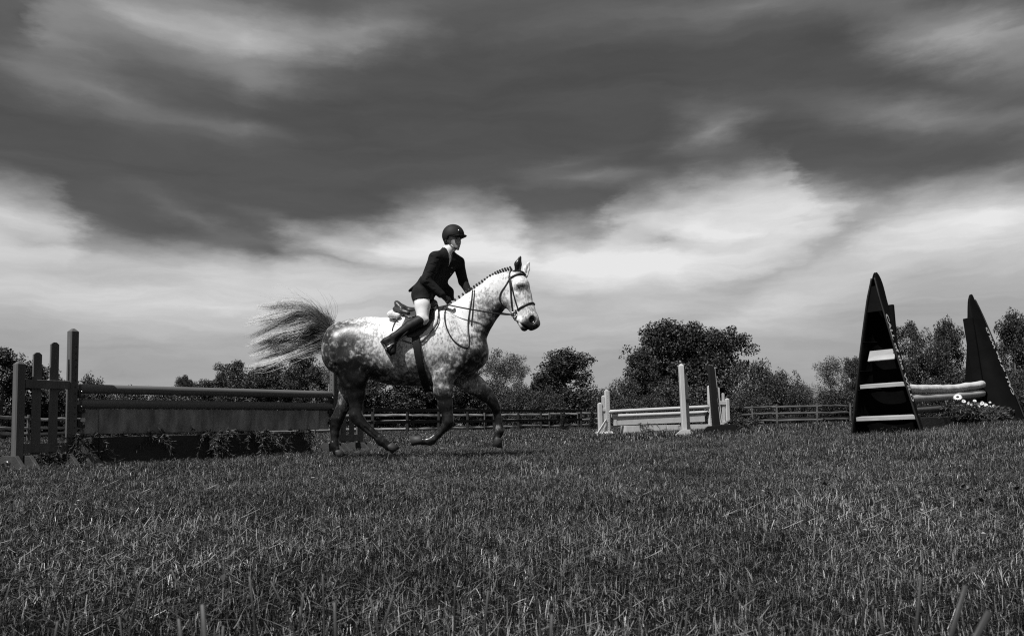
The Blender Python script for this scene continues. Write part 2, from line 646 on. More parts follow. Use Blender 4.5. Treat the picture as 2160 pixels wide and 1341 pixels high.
    md.node_group = ng


build_grass()


def tall_stalks():
    """a few uncut stalks right at the camera, seen large and soft"""
    m = mat('stalk', 0.05, 0.5, 0.3, 30, stretch=(1, 1, 0.2))
    spots = [(2040, 1235, .55, .008, 14), (1945, 1215, .60, .005, 4), (2090, 1290, .50, .010, 24), (425, 1275, .50, .007, -2),
             (525, 1215, .75, .005, -4), (570, 1225, .85, .004, -22), (360, 1200, .95, .004, -18), (295, 1225, .9, .004, 14),
             (680, 1210, .9, .004, 0), (640, 1250, .8, .004, 8), (1165, 1295, .62, .006, 3), (1030, 1245, .8, .005, 6),
             (830, 1255, .8, .005, 18), (780, 1260, .75, .004, -10), (705, 1270, .7, .006, 0), (1115, 1200, 1.1, .004, -12),
             (430, 1190, 1.2, .004, 5), (180, 1190, 1.2, .0045, 22), (20, 1230, .9, .004, 16), (375, 1305, .6, .006, -4),
             (1830, 1240, .9, .004, 6), (1855, 1290, .8, .006, -12), (1450, 1290, .8, .004, 4), (1560, 1230, 1.0, .003, 12),
             (1600, 1300, .8, .004, -6), (900, 1290, .8, .004, -8), (470, 1320, .65, .005, 6), (250, 1300, .75, .004, -3),
             (120, 1310, .7, .005, 12), (1300, 1310, .75, .004, -5), (1720, 1310, .7, .004, 8), (960, 1230, 1.0, .003, 3)]
    Vs, Fs, off = [], [], 0
    for px, py, Y, w, lean in spots:
        tip = np.array(at(px, py, Y))
        h = tip[2] - gz(tip[0], Y) + 0.02
        t = np.linspace(0, 1, 7)
        x = tip[0] - math.tan(R(lean)) * h * (1 - t) * (0.4 + 0.9 * t)
        y = tip[1] + 0.01 * np.sin(t * 3)
        z = tip[2] - h * (1 - t)
        V, F = tube_np(np.stack([x, y + 0 * t, z], -1), w * 0.36 * (1.2 - 0.55 * t), 6, True, 0.45, ref=(0, 1, 0.05))
        Vs.append(V); Fs += [tuple(i + off for i in f) for f in fix_quads(F)]
        off += len(V)
    me = bpy.data.meshes.new('tall_grass')
    me.from_pydata(np.vstack(Vs).tolist(), [], Fs)
    me.update()
    me.materials.append(m)
    me.polygons.foreach_set('use_smooth', np.full(len(me.polygons), True))
    tag(link('tall_grass', me), 'tall cut grass stalks close to the camera', 'grass', kind='stuff')


tall_stalks()


def meadow_bits():
    """pale weed flowers and broad leaves in the lawn"""
    pet = mat('petal', 0.62, 0.6, 0.1, 20)
    core = mat('petal_core', 0.22, 0.8, 0.2, 60)
    stem = mat('weed_stem', 0.07, 0.6, 0.2, 20)
    i = 0
    for px, py, Y, rr, lab in ((933, 945, 8.6, .028, 'pale round weed flower in the grass below the bent foreleg'),
                               (660, 1008, 5.2, .016, 'small pale weed flower in the grass before the dark jump'),
                               ):
        c = at(px, py, Y)
        t = thing('weed_flower', lab, 'flower', Matrix.Translation((c.x, c.y, gz(c.x, c.y))), 'weed flowers in the grass')
        hz = c.z - gz(c.x, c.y)
        tube_obj('stem', [(0, 0, 0), (0.006, 0, hz * .5), (0, 0, hz - .004)], 0.002, stem, t, 5)
        bm = bmesh.new()
        for k in range(14):
            a = k / 14 * 2 * math.pi
            a2 = a + 0.17
            a3 = a - 0.17
            q = [(0, 0, hz), (rr * .7 * math.cos(a2), rr * .7 * math.sin(a2), hz + .006), (rr * math.cos(a), rr * math.sin(a), hz + .003),
                 (rr * .7 * math.cos(a3), rr * .7 * math.sin(a3), hz + .006)]
            bm.faces.new([bm.verts.new(v) for v in q])
        link('petals', bm_mesh('petals', bm, pet), t)
        bm = bmesh.new()
        bmesh.ops.create_icosphere(bm, subdivisions=1, radius=rr * .35, matrix=Matrix.Translation((0, 0, hz + .004)) @ Matrix.Diagonal((1, 1, .5, 1)))
        link('centre', bm_mesh('centre', bm, core), t)
    # broad weed leaves: one uncountable scatter
    r = np.random.default_rng(9)
    lm = mat('weed_leaf', 0.055, 0.4, 0.3, 40)
    Vs, Fs, n0 = [], [], 0
    for k in range(260):
        y = math.sqrt(r.uniform(1.3, 7.0 ** 2))
        x = r.uniform(-.72, .72) * y
        if r.uniform() < .4:
            x, y = r.normal(1.9, .35), r.normal(3.2, .5)
        if y < 1.2:
            continue
        L_, w_ = r.uniform(.014, .032), r.uniform(.005, .011)
        a, til = r.uniform(0, 6.28), r.uniform(.1, .9)
        d = np.array([math.cos(a) * math.cos(til), math.sin(a) * math.cos(til), math.sin(til)])
        s = np.array([-math.sin(a), math.cos(a), 0.0])
        b = np.array([x, y, gz(x, y) + r.uniform(.015, .06)])
        up = np.array([0, 0, .006])
        Vs += [b, b + d * L_ * .35 + s * w_ + up, b + d * L_ * .75 + s * w_ * .8 + up, b + d * L_, b + d * L_ * .75 - s * w_ * .8 + up, b + d * L_ * .35 - s * w_ + up]
        Fs.append(tuple(range(n0, n0 + 6)))
        n0 += 6
    me = bpy.data.meshes.new('weed_leaves')
    me.from_pydata([tuple(v) for v in Vs], [], Fs)
    me.update()
    me.materials.append(lm)
    tag(link('weed_leaves', me), 'broad weed leaves scattered through the mown grass', 'weeds', kind='stuff')


meadow_bits()

# ------------------------------------------------------------------ fences
M_DARKWOOD = mat('dark_wood', 0.105, 0.75, 0.5, 5, 0.35, 40, stretch=(1, 1, 0.12))
M_BOARD = mat('black_board', 0.018, 0.7, 0.3, 5, 0.2, 30, stretch=(0.2, 1, 1))
M_SPLIT = mat('weathered_rail', 0.26, 0.85, 0.55, 5, 0.6, 25, stretch=(0.25, 1, 1))
M_RAIL2 = mat('grey_rail', 0.085, 0.85, 0.5, 5, 0.6, 25, stretch=(0.25, 1, 1))
M_SPLITPOST = mat('weathered_post', 0.085, 0.85, 0.5, 6, 0.6, 25, stretch=(1, 1, 0.25))
M_WHITE = mat('white_paint', 0.52, 0.55, 0.10, 5, 0.12, 40, stretch=(1, 1, 0.3))
M_METAL = mat('zinc', 0.6, 0.35, 0.1, 20, metal=1.0)
M_BLACK = mat('black_iron', 0.012, 0.45, 0.2, 20)


def frame_mtx(a, b, z=None):
    """local frame at a with x pointing to b on the ground"""
    d = Vector((b[0] - a[0], b[1] - a[1], 0)).normalized()
    y = Vector((-d.y, d.x, 0))
    zz = gz(a[0], a[1]) if z is None else z
    return Matrix(((d.x, y.x, 0, a[0]), (d.y, y.y, 0, a[1]), (0, 0, 1, zz), (0, 0, 0, 1)))


def rail_mesh(name, L_, w, h, m, r, rough=1.0, segs=8):
    """one split rail or board along x, centred"""
    V = []
    for i in range(segs + 1):
        x = -L_ / 2 + L_ * i / segs
        k = 1 - 0.30 * rough * (abs(2 * i / segs - 1) ** 4)
        j = r.normal(0, 0.012 * rough, 2)
        for k2 in range(6):
            a = k2 / 6 * 2 * math.pi + 0.3
            q = k * (1 + r.normal(0, 0.10 * rough))
            V.append((x, j[0] + math.cos(a) * w / 2 * q, j[1] + math.sin(a) * h / 2 * q))
    F = []
    for i in range(segs):
        for k2 in range(6):
            F.append((i * 6 + k2, i * 6 + (k2 + 1) % 6, (i + 1) * 6 + (k2 + 1) % 6, (i + 1) * 6 + k2))
    F += [tuple(range(5, -1, -1)), tuple(range(segs * 6, segs * 6 + 6))]
    me = bpy.data.meshes.new(name)
    me.from_pydata(V, [], F)
    me.update()
    me.materials.append(m)
    return me


def post_fence(name, label, pts, post_h, rails, spacing, kind, group=None):
    """pts: polyline on the ground; every post and rail is a part"""
    r = np.random.default_rng(len(label))
    t = thing(name, label, 'fence', Matrix.Translation((pts[0][0], pts[0][1], 0)), group)
    ox, oy = pts[0][0], pts[0][1]
    split = kind == 'split'
    if split:
        pm = [rail_mesh('post', post_h + .1, 0.15, 0.15, M_SPLITPOST, r, 0.5, 4) for _ in range(3)]
        rm = [rail_mesh('rail', spacing * 1.08, 0.11, 0.15, M_RAIL2 if 'canoe' in label else M_SPLIT, r, 1.0) for _ in range(4)]
    else:
        bm = bmesh.new(); add_box(bm, (0, 0, 0), (post_h + .1, 0.14, 0.14), 0.012); pm = [bm_mesh('post', bm, M_BOARD)]
        bm = bmesh.new(); add_box(bm, (0, 0, 0), (spacing * 1.0, 0.035, 0.15), 0.004); rm = [bm_mesh('board', bm, M_BOARD)]
    P_ = []
    for a, b in zip(pts[:-1], pts[1:]):
        L_ = math.dist(a, b)
        k = max(1, round(L_ / spacing))
        for i in range(k):
            P_.append((a[0] + (b[0] - a[0]) * i / k, a[1] + (b[1] - a[1]) * i / k))
    P_.append(pts[-1])
    upr = Matrix.Rotation(-math.pi / 2, 4, 'Y')
    for i, (x, y) in enumerate(P_):
        g = gz(x, y)
        tilt = Matrix.Rotation(r.normal(0, 0.02), 4, 'X') @ Matrix.Rotation(r.normal(0, .02), 4, 'Y')
        o = link('post', pm[i % len(pm)], t)
        o.matrix_local = Matrix.Translation((x - ox, y - oy, g + post_h / 2 - .05)) @ tilt @ upr
        if i + 1 < len(P_):
            x2, y2 = P_[i + 1]
            g2 = gz(x2, y2)
            yaw = math.atan2(y2 - y, x2 - x)
            for z in rails:
                dz = r.normal(0, .025) if split else 0
                dz2 = r.normal(0, .025) if split else 0
                pit = math.atan2(g2 - g + dz2 - dz, math.hypot(x2 - x, y2 - y))
                o = link('rail', rm[r.integers(len(rm))], t)
                off = 0.0 if split else -0.09
                ny = Vector((-math.sin(yaw), math.cos(yaw), 0)) * off
                o.matrix_local = Matrix.Translation(((x + x2) / 2 - ox + ny.x, (y + y2) / 2 - oy + ny.y, (g + g2) / 2 + z + (dz + dz2) / 2)) \
                    @ Matrix.Rotation(yaw, 4, 'Z') @ Matrix.Rotation(-pit, 4, 'Y') @ Matrix.Rotation(r.integers(2) * math.pi if split else 0, 4, 'X')
    return t


def xy(px, Y):
    p = at(px, 895, Y)
    return (p.x, p.y)


post_fence('board_fence', 'black post and board fence behind the horse and its forelegs',
           [xy(640, 33.5), xy(786, 38), xy(1226, 53)], 1.32, (0.62, 1.20), 2.3, 'board')
post_fence('split_rail_fence', 'pale weathered split rail fence running behind the black board fence',
           [xy(560, 44), xy(860, 47), xy(1275, 60)], 1.20, (0.28, 0.68, 1.06), 2.9, 'split')
post_fence('split_rail_fence', 'weathered split rail fence between the white jump and the canoe jump',
           [xy(1500, 62), xy(1640, 53), xy(1725, 52), xy(1860, 56), xy(2260, 62)], 1.42, (0.36, 0.78, 1.25), 2.9, 'split')
post_fence('split_rail_fence', 'weathered split rail fence behind the wing of the dark jump at left',
           [xy(-160, 31), xy(60, 37), xy(420, 45)], 1.25, (0.36, 0.64, 1.08), 2.9, 'split')
post_fence('rail_fence', 'lower second rail fence close behind the split rails at right',
           [xy(1545, 66), xy(1626, 57), xy(1715, 57), xy(1880, 61)], 0.92, (0.45, 0.80), 2.9, 'board')


# ------------------------------------------------------------------ jumps
def standard(name, label, mtx, side, m, heights, offs, rails, cups, foot=True, group=None, pw=0.095, holes=True, footm=None, handle=False):
    """jump standard: tall post at local x=0, wing towards side (-1 or +1) along x"""
    t = thing(name, label, 'jump standard', mtx, group)

    def post(nm, x, h, w, d, pyramid):
        bm = bmesh.new()
        c = 0.028 if pyramid else w * 0.32
        if pyramid:
            add_box(bm, (0, 0, h / 2), (w, d, h), 0.012)
            for v in bm.verts:
                if v.co.z > h - 0.006:
                    v.co.x *= .35; v.co.y *= .35; v.co.z += 0.022
        else:
            prism(bm, [(-w / 2, 0.0), (w / 2, 0.0), (w / 2, h - c), (w / 2 - c, h), (-w / 2 + c, h), (-w / 2, h - c)], -d / 2, d / 2)
        return link(nm, bm_mesh(nm, bm, m), t, Matrix.Translation((x, 0, 0)))
    n = len(heights)
    for i, (h, o) in enumerate(zip(heights, offs)):
        end = i in (0, n - 1)
        p = post('post' if end else 'picket', side * o, h, pw if end else 0.085, pw if end else 0.03, end)
        if not end:
            z0 = rails[-1][0] - .02
            p.location.z = z0
            p.scale.z = (h - z0) / h
    for z0, z1 in rails:
        a, b = offs[0] + pw / 2, offs[-1] - pw / 2
        box_obj('rail', (side * (a + b) / 2, -0.032, (z0 + z1) / 2), (b - a, 0.03, z1 - z0), m, t, 0.004)
    if holes:
        bm = bmesh.new()
        h = heights[0]
        z = 0.22
        while z < h - 0.12:
            bmesh.ops.create_circle(bm, cap_ends=True, segments=8, radius=0.009,
                                    matrix=Matrix.Translation((0.012 * -side, -pw / 2 - 0.0015, z)) @ Matrix.Rotation(math.pi / 2, 4, 'X'))
            bmesh.ops.create_circle(bm, cap_ends=True, segments=8, radius=0.009,
                                    matrix=Matrix.Translation((-side * (pw / 2 + 0.0015), 0, z)) @ Matrix.Rotation(math.pi / 2, 4, 'Y'))
            z += 0.0762
        o = link('peg_holes', bm_mesh('peg_holes', bm, M_BLACK), t)
        o['kind'] = 'stuff'
    for z in cups:
        bm = bmesh.new()
        add_box(bm, (-side * (pw / 2 + 0.014), 0, z), (0.026, 0.115, 0.085), 0.006)
        prism(bm, [(-side * (pw / 2 + .02), z - .05), (-side * (pw / 2 + .085), z - .05), (-side * (pw / 2 + .085), z - .01), (-side * (pw / 2 + .05), z - .035), (-side * (pw / 2 + .02), z - .03)], -.04, .04)
        c = link('jump_cup', bm_mesh('jump_cup', bm, M_BLACK), t)
        pin = [(-side * (pw / 2 + .03), -.075, z + .02), (-side * (pw / 2 + .03), -.03, z + .03), (-side * (pw / 2 + .02), .02, z + .03)]
        tube_obj('pin', pin, 0.007, M_METAL, c, 6)
    if foot:
        for x in (offs[0], offs[-1]):
            fm = footm or (mat('dark_foot', .045, .8, .4, 6, .3, 40) if m is M_DARKWOOD else m)
            for s2 in (-1, 1):
                prism_obj('foot', [(-0.33, 0.0), (0.33, 0.0), (0.33, 0.03), (0.15, 0.16), (-0.15, 0.16), (-0.33, 0.03)], -0.02, 0.02, fm, t,
                          0.004, Matrix.Translation((side * x + s2 * (pw / 2 + .022), 0, 0)) @ Matrix.Rotation(math.pi / 2, 4, 'Z'))
            if handle and x == offs[-1]:
                hx = side * x + side * (pw / 2 + .045)
                tube_obj('handle', [(hx, -.05, .09), (hx + side * .02, -.05, .10), (hx + side * .02, .03, .10), (hx, .03, .09)], .006, M_METAL, t, 6)
    return t


def pole(name, label, a, b, rad, m, cat='pole', bend=0.0, group=None, knob=False, seed=0):
    a, b = Vector(a), Vector(b)
    d = b - a
    r = np.random.default_rng(seed)
    n = 14
    pts, rr = [], []
    for i in range(n + 1):
        t = i / n
        off = Vector((0, 0, -bend * math.sin(math.pi * t))) + (Vector(r.normal(0, rad * .07, 3)) if knob else Vector((0, 0, 0)))
        pts.append(d * t + off)
        rr.append(rad * (1 + (r.normal(0, .035) if knob else 0)))
    pts = [pts[0]] + [pts[0] + d * 0.004] + pts[1:-1] + [pts[-1] - d * 0.004] + [pts[-1]]
    rr = [rad * .82] + rr + [rad * .82]
    rr[1] = rad
    o = tube_obj(name, pts, np.array(rr), m, None, 16)
    o.location = a
    return tag(o, label, cat, group)


def boughs(name, label, cat, mtx, seeds, m, n_twigs=26, L_=0.5, droop=0.6, needle=0.062, group=None, spread=1.0, dens=44, wid=0.005, updir=0.2):
    """a spray of needled twigs, one thing with stem and needle parts"""
    r = np.random.default_rng(seeds)
    t = thing(name, label, cat, mtx, group)
    NV, NF, k = [], [], 0
    SV, SF, so = [], [], 0
    for i in range(n_twigs):
        a = r.uniform(0, 2 * math.pi)
        l = L_ * r.uniform(.5, 1.1)
        base = np.array([r.normal(0, .12 * spread), r.normal(0, .06), r.normal(0, .03)])
        d0 = np.array([math.cos(a) * spread, math.sin(a) * .7, updir + r.uniform(-.1, .4)])
        pts = []
        for s in range(6):
            u = s / 5
            pts.append(base + d0 * l * u + np.array([0, 0, -droop * l * u * u]) + r.normal(0, .008, 3))
        pts = np.array(pts)
        V, F = tube_np(pts, np.linspace(.006, .002, 6), 4)
        SV.append(V); SF += [tuple(q + so for q in f) for f in fix_quads(F)]; so += len(V)
        for s in range(dens):
            u = (s + r.uniform()) / dens
            p = pts[0] * 0
            j = min(4, int(u * 5)); f = u * 5 - j
            p = pts[j] * (1 - f) + pts[j + 1] * f
            tn = pts[j + 1] - pts[j]; tn /= np.linalg.norm(tn) + 1e-9
            q = r.normal(0, 1, 3); q -= tn * q.dot(tn) * .4; q /= np.linalg.norm(q)
            dd = (q + tn * .9); dd /= np.linalg.norm(dd)
            sd = np.cross(dd, r.normal(0, 1, 3)); sd /= np.linalg.norm(sd) + 1e-9
            ln = needle * r.uniform(.6, 1.3)
            NV += [p - sd * wid, p + sd * wid, p + dd * ln * .6 + sd * wid, p + dd * ln]
            NF.append((k, k + 1, k + 2, k + 3)); k += 4
    me = bpy.data.meshes.new('stems'); me.from_pydata(np.vstack(SV).tolist(), [], SF); me.update(); me.materials.append(mat('twig', .02, .8, .3, 20))
    link('stems', me, t)
    me = bpy.data.meshes.new('needles'); me.from_pydata([tuple(v) for v in NV], [], NF); me.update(); me.materials.append(m)
    link('needles', me, t)
    return t


M_NEEDLE = mat('needles', 0.055, 0.5, 0.4, 12)
M_POLE = mat('dark_pole', 0.14, 0.6, 0.35, 3, 0.2, 20, stretch=(0.15, 0.15, 1), coords='Generated')
M_PANEL = mat('panel_board', 0.24, 0.7, 0.8, 2.4, 0.15, 30, stretch=(2.2, 1, .8), knots=0.75)
M_BOX = mat('dark_box', 0.032, 0.75, 0.45, 5, 0.2, 30, stretch=(0.4, 1, 1))

# --- dark jump at left
JA, JB = at(150, 911, 9.0), at(704, 902, 12.3)
JA, JB = (JA.x, JA.y), (JB.x, JB.y)
JL = math.dist(JA, JB)
JM = frame_mtx(JA, JB, 0.0)
JM2 = frame_mtx(JB, (2 * JB[0] - JA[0], 2 * JB[1] - JA[1]), 0.0)
standard('jump_standard', 'dark wooden wing standard at the near left end of the dark jump', JM, -1, M_DARKWOOD,
         [1.55, 1.40, 1.275, 1.15], [0.0, 0.20, 0.38, 0.56], [(0.88, 0.975), (0.185, 0.285)], (0.835, 0.665, 0.50), handle=True,
         group='standards of the dark jump')
standard('jump_standard', 'dark wooden wing standard behind the hind legs of the horse', JM2, 1, M_DARKWOOD,
         [1.55, 1.40, 1.275, 1.15], [0.0, 0.20, 0.38, 0.56], [(0.88, 0.975), (0.185, 0.285)], (0.835, 0.665, 0.50),
         group='standards of the dark jump')


def jp(s, y=0.0, z=0.0):
    return JM @ Vector((s, y, z))


pole('jump_pole', 'upper dark pole of the dark jump at left', jp(0.08, 0, .892), jp(JL - .06, 0, .905), 0.054, M_POLE, group='poles of the dark jump')
pole('jump_pole', 'lower dark pole of the dark jump, just above the plank', jp(0.09, 0, .722), jp(JL - .05, 0, .722), 0.054, M_POLE, group='poles of the dark jump')
t = thing('hanging_plank', 'wide scuffed plank panel hung below the poles of the dark jump', 'plank', JM)
box_obj('board', (JL / 2, 0, .518), (JL - .62, 0.03, .29), M_PANEL, t, 0.004)
box_obj('end_board', (.205, 0.004, .518), (.19, 0.026, .282), M_PANEL, t, 0.004)
box_obj('end_board', (JL - .205, 0.004, .518), (.19, 0.026, .282), M_PANEL, t, 0.004)
box_obj('hanger', (.085, 0, .59), (.05, 0.02, .05), M_BLACK, t, 0.003)
box_obj('hanger', (JL - .085, 0, .59), (.05, 0.02, .05), M_BLACK, t, 0.003)


def crate(label, s0, s1, y=0.10, h=0.335, d=0.34, mtx=JM, m=None, group='boxes under the dark jump', z0=0.0):
    m = m or M_BOX
    t = thing('filler_box', label, 'box', mtx @ Matrix.Translation(((s0 + s1) / 2, y, z0)), group)
    L_ = s1 - s0
    box_obj('front_board', (0, -d / 2, h / 2), (L_, .022, h), m, t, .004)
    box_obj('back_board', (0, d / 2, h / 2), (L_, .022, h), m, t, .004)
    box_obj('end_board', (-L_ / 2 - .012, 0, h / 2 - .004), (.022, d, h), m, t, .004)
    box_obj('end_board', (L_ / 2 + .012, 0, h / 2 - .004), (.022, d, h), m, t, .004)
    box_obj('soil', (0, 0, h - .06), (L_ - .02, d - .03, .03), mat('soil', .03, .95, .4, 30), t, 0)
    return t


crate('dark filler box under the left half of the dark jump', 0.28, 1.72)
crate('dark filler box under the right half of the dark jump', 1.90, 3.45)
for i, (s, y, lab, n, L_, dr) in enumerate((
        (0.10, .02, 'evergreen boughs hanging over the left end of the dark filler boxes', 26, .34, 1.3),
        (0.95, .0, 'evergreen boughs on the left dark filler box', 14, .30, .9),
        (1.75, -.05, 'evergreen boughs drooping between the two dark filler boxes', 22, .36, 1.2),
        (2.55, -.08, 'evergreen boughs draped over the front of the right dark filler box', 30, .40, 1.2),
        (3.25, .0, 'evergreen boughs at the right end of the dark filler boxes', 18, .40, 1.4))):
    boughs('evergreen_boughs', lab, 'boughs', JM @ Matrix.Translation((s, y - .06, .325)), 40 + i, M_NEEDLE, n, L_, dr,
           group='boughs on the dark jump')
boughs('grass_clump', 'drooping clump of long leaves under the left wing of the dark jump', 'plant', JM @ Matrix.Translation((-.18, .18, .05)), 51, M_NEEDLE, 30, .36, .9, .07, updir=.8)
# a block and a stake beside the standard
t = thing('foot_block', 'small dark wedge block standing at the foot of the left standard', 'block', JM @ Matrix.Translation((.16, -.10, 0)))
prism_obj('side', [(-.05, 0), (.16, 0), (.05, .15), (-.05, .15)], -.05, -.02, M_DARKWOOD, t)
box_obj('brace', (-.03, .02, .07), (.03, .07, .15), M_DARKWOOD, t)
t = thing('marker_stake', 'pale tipped stake leaning by the left end of the plank panel', 'stake', JM @ Matrix.Translation((.12, -.02, .30)))
tube_obj('shaft', [(.03, 0, 0), (.0, 0, .22)], .012, M_SPLIT, t, 6)
box_obj('head', (-.003, 0, .235), (.05, .03, .05), M_WHITE, t)

# --- white jump in the middle distance
WA, WB = xy(1281, 25.5), xy(1499, 26.5)
WL = math.dist(WA, WB)
ZW = -0.04
WM = frame_mtx(WA, WB, gz(*WA) + ZW)
WM2 = frame_mtx(WB, (2 * WB[0] - WA[0], 2 * WB[1] - WA[1]), gz(*WB) + .02)
standard('jump_standard', 'white wing standard at the left end of the white jump', WM, -1, M_WHITE, [1.46, 1.28, 1.05], [0, .12, .24],
         [(.80, .90), (.18, .28)], (.80,), pw=.125, group='standards of the white jump')
standard('jump_standard', 'white holed standard at the right end of the white jump', WM2, 1, M_WHITE, [1.48, 1.44, 1.25, 1.05],
         [0, .33, .50, .64], [(.86, .98), (.2, .3)], (.84, .60), pw=.125, group='standards of the white jump')
WM3 = WM @ Matrix.Translation((.22, .45, 0))
standard('jump_standard', 'second white standard just behind the left end of the white jump', WM3, -1, M_WHITE, [1.46, 1.30], [0, .14],
         [(.80, .90), (.18, .28)], (.68,), pw=.115, group='standards of the white jump')


def wp(s, y=0, z=0):
    return WM @ Vector((s, y, z))


pole('jump_pole', 'upper white pole of the white jump', wp(.05, -.02, .78), wp(WL - .06, -.02, .90), .058, M_WHITE, group='poles of the white jump')
pole('jump_pole', 'lower white pole of the white jump', wp(.28, .3, .64), wp(WL + .02, .16, .72), .058, M_WHITE, group='poles of the white jump')
t = thing('hanging_plank', 'white plank panel under the poles of the white jump', 'plank', WM @ Matrix.Rotation(R(-1.2), 4, 'Y'))
box_obj('board', (WL / 2 + .1, .05, .455), (WL - .55, .03, .24), M_WHITE, t, .004)
box_obj('end_board', (.30, .045, .455), (.10, .045, .26), M_WHITE, t, .004)
t0 = crate('white filler box left of the tall white post under the white jump', .62, 2.02, .14, .325, .4, WM, M_WHITE, 'boxes under the white jump')
crate('white filler box right of the tall white post under the white jump', 2.08, WL - .1, .14, .325, .4, WM, M_WHITE, 'boxes under the white jump')
for i, (s, lab) in enumerate(((1.25, 'small evergreen sprig hanging on the left white box'), (1.62, 'leafy weed growing before the white boxes'),
                              (2.6, 'evergreen sprig hanging on the right white box'))):
    boughs('evergreen_sprig', lab, 'boughs', WM @ Matrix.Translation((s, -.14, .34 if i != 1 else .10)), 60 + i, M_NEEDLE, 10 if i != 1 else 22, .28, 1.1 if i != 1 else .3, .05, group='sprigs on the white jump')
# raking brace on the left
t = thing('raking_brace', 'white slanting brace board at the left foot of the white jump', 'brace', WM)
b0, b1 = Vector((-.52, -.35, .03)), Vector((-.06, -.08, .52))
for k in (0, 1):
    q0, q1 = b0 + Vector((.22, .1, 0)) * k, b1 + Vector((.1, .1, -.12)) * k
    d = (q1 - q0)
    rot = d.to_track_quat('X', 'Z').to_euler()
    box_obj('board', (q0 + q1) / 2, (d.length, .03, .075), M_WHITE, t, .004, rot)

# --- tall white standard in front of the white jump
TP = at(1444, 905, 17.0)
TM = Matrix.Translation((TP.x, TP.y, gz(TP.x, TP.y) - .02)) @ Matrix.Rotation(R(6), 4, 'Z') @ Matrix.Rotation(R(-1.2), 4, 'Y')
t = thing('jump_standard', 'tall white post standard standing in front of the white jump', 'jump standard', TM)
bm = bmesh.new(); add_box(bm, (0, 0, .77), (.105, .105, 1.54), .012)
for v in bm.verts:
    if v.co.z > 1.532:
        v.co.x *= .4; v.co.y *= .4; v.co.z += .03
link('post', bm_mesh('post', bm, M_WHITE), t)
prism_obj('back_plank', [(.06, .05), (.155, .05), (.145, 1.30), (.10, 1.36), (.06, 1.32)], .06, .09, M_WHITE, t)
box_obj('jump_cup', (.125, .03, .78), (.05, .06, .08), M_BLACK, t)
prism_obj('foot', [(-.33, 0), (.10, 0), (.10, .17), (-.10, .17)], -.10, -.075, M_WHITE, t)
prism_obj('foot', [(-.02, 0), (.32, 0), (.16, .16), (-.02, .16)], .10, .125, M_WHITE, t)

# --- tall dark standard with pale slats
DP = at(1512, 902, 17.5)
DM = Matrix.Translation((DP.x, DP.y, gz(DP.x, DP.y) - .02)) @ Matrix.Rotation(R(8), 4, 'Z') @ Matrix.Rotation(R(-3.6), 4, 'Y')
t = thing('jump_standard', 'tall dark leaning standard edged with pale slats beside the white jump', 'jump standard', DM)
prism_obj('post', [(-.075, .1), (.075, .1), (.055, 1.5), (-.055, 1.52)], -.06, .06, M_BLACK, t)
box_obj('slat', (.085, .0, 1.24), (.022, .05, .45), M_WHITE, t, .003, Euler((0, R(-1.0), 0)))
box_obj('slat', (.125, .03, .73), (.022, .05, .95), M_WHITE, t, .003, Euler((0, R(-3), 0)))
prism_obj('foot', [(-.52, 0), (.50, 0), (.38, .2), (-.24, .2)], -.10, -.07, M_BLACK, t)
prism_obj('foot', [(-.42, 0), (.46, 0), (.34, .18), (-.18, .18)], .10, .13, M_BLACK, t)
BP = at(1565, 890, 18.2)
boughs('bough_pile', 'heap of dark evergreen boughs right of the dark standard', 'boughs', Matrix.Translation((BP.x, BP.y, gz(BP.x, BP.y) + .16)), 71, M_NEEDLE, 60, .42, .7, .08, dens=30, wid=.007, updir=.35)

# ------------------------------------------------------------------ canoe jump
M_HULL = mat('hull_paint', 0.0055, 0.75, 0.3, 5, 0.08, 30, spec=0.06)
M_INSIDE = mat('hull_inside', 0.003, 0.8, 0.5, 6, 0.2, 30, spec=0.05)
M_GUN = mat('gunwale', 0.012, 0.6, 0.5, 14)
M_SEAT = mat('bare_plank', 0.36, 0.8, 0.45, 4, 0.2, 25, stretch=(0.25, 1, 1), knots=0.4)
M_LETTER = mat('letter_paint', 0.55, 0.6, 0.15, 30)
M_BIRCH = mat('birch_bark', 0.62, 0.7, 0.25, 6, 0.4, 14, stretch=(1, 1, 1), knots=0.8)
M_BIRCH2 = mat('peeled_log', 0.42, 0.6, 0.15, 6, 0.1, 14, knots=0.4)


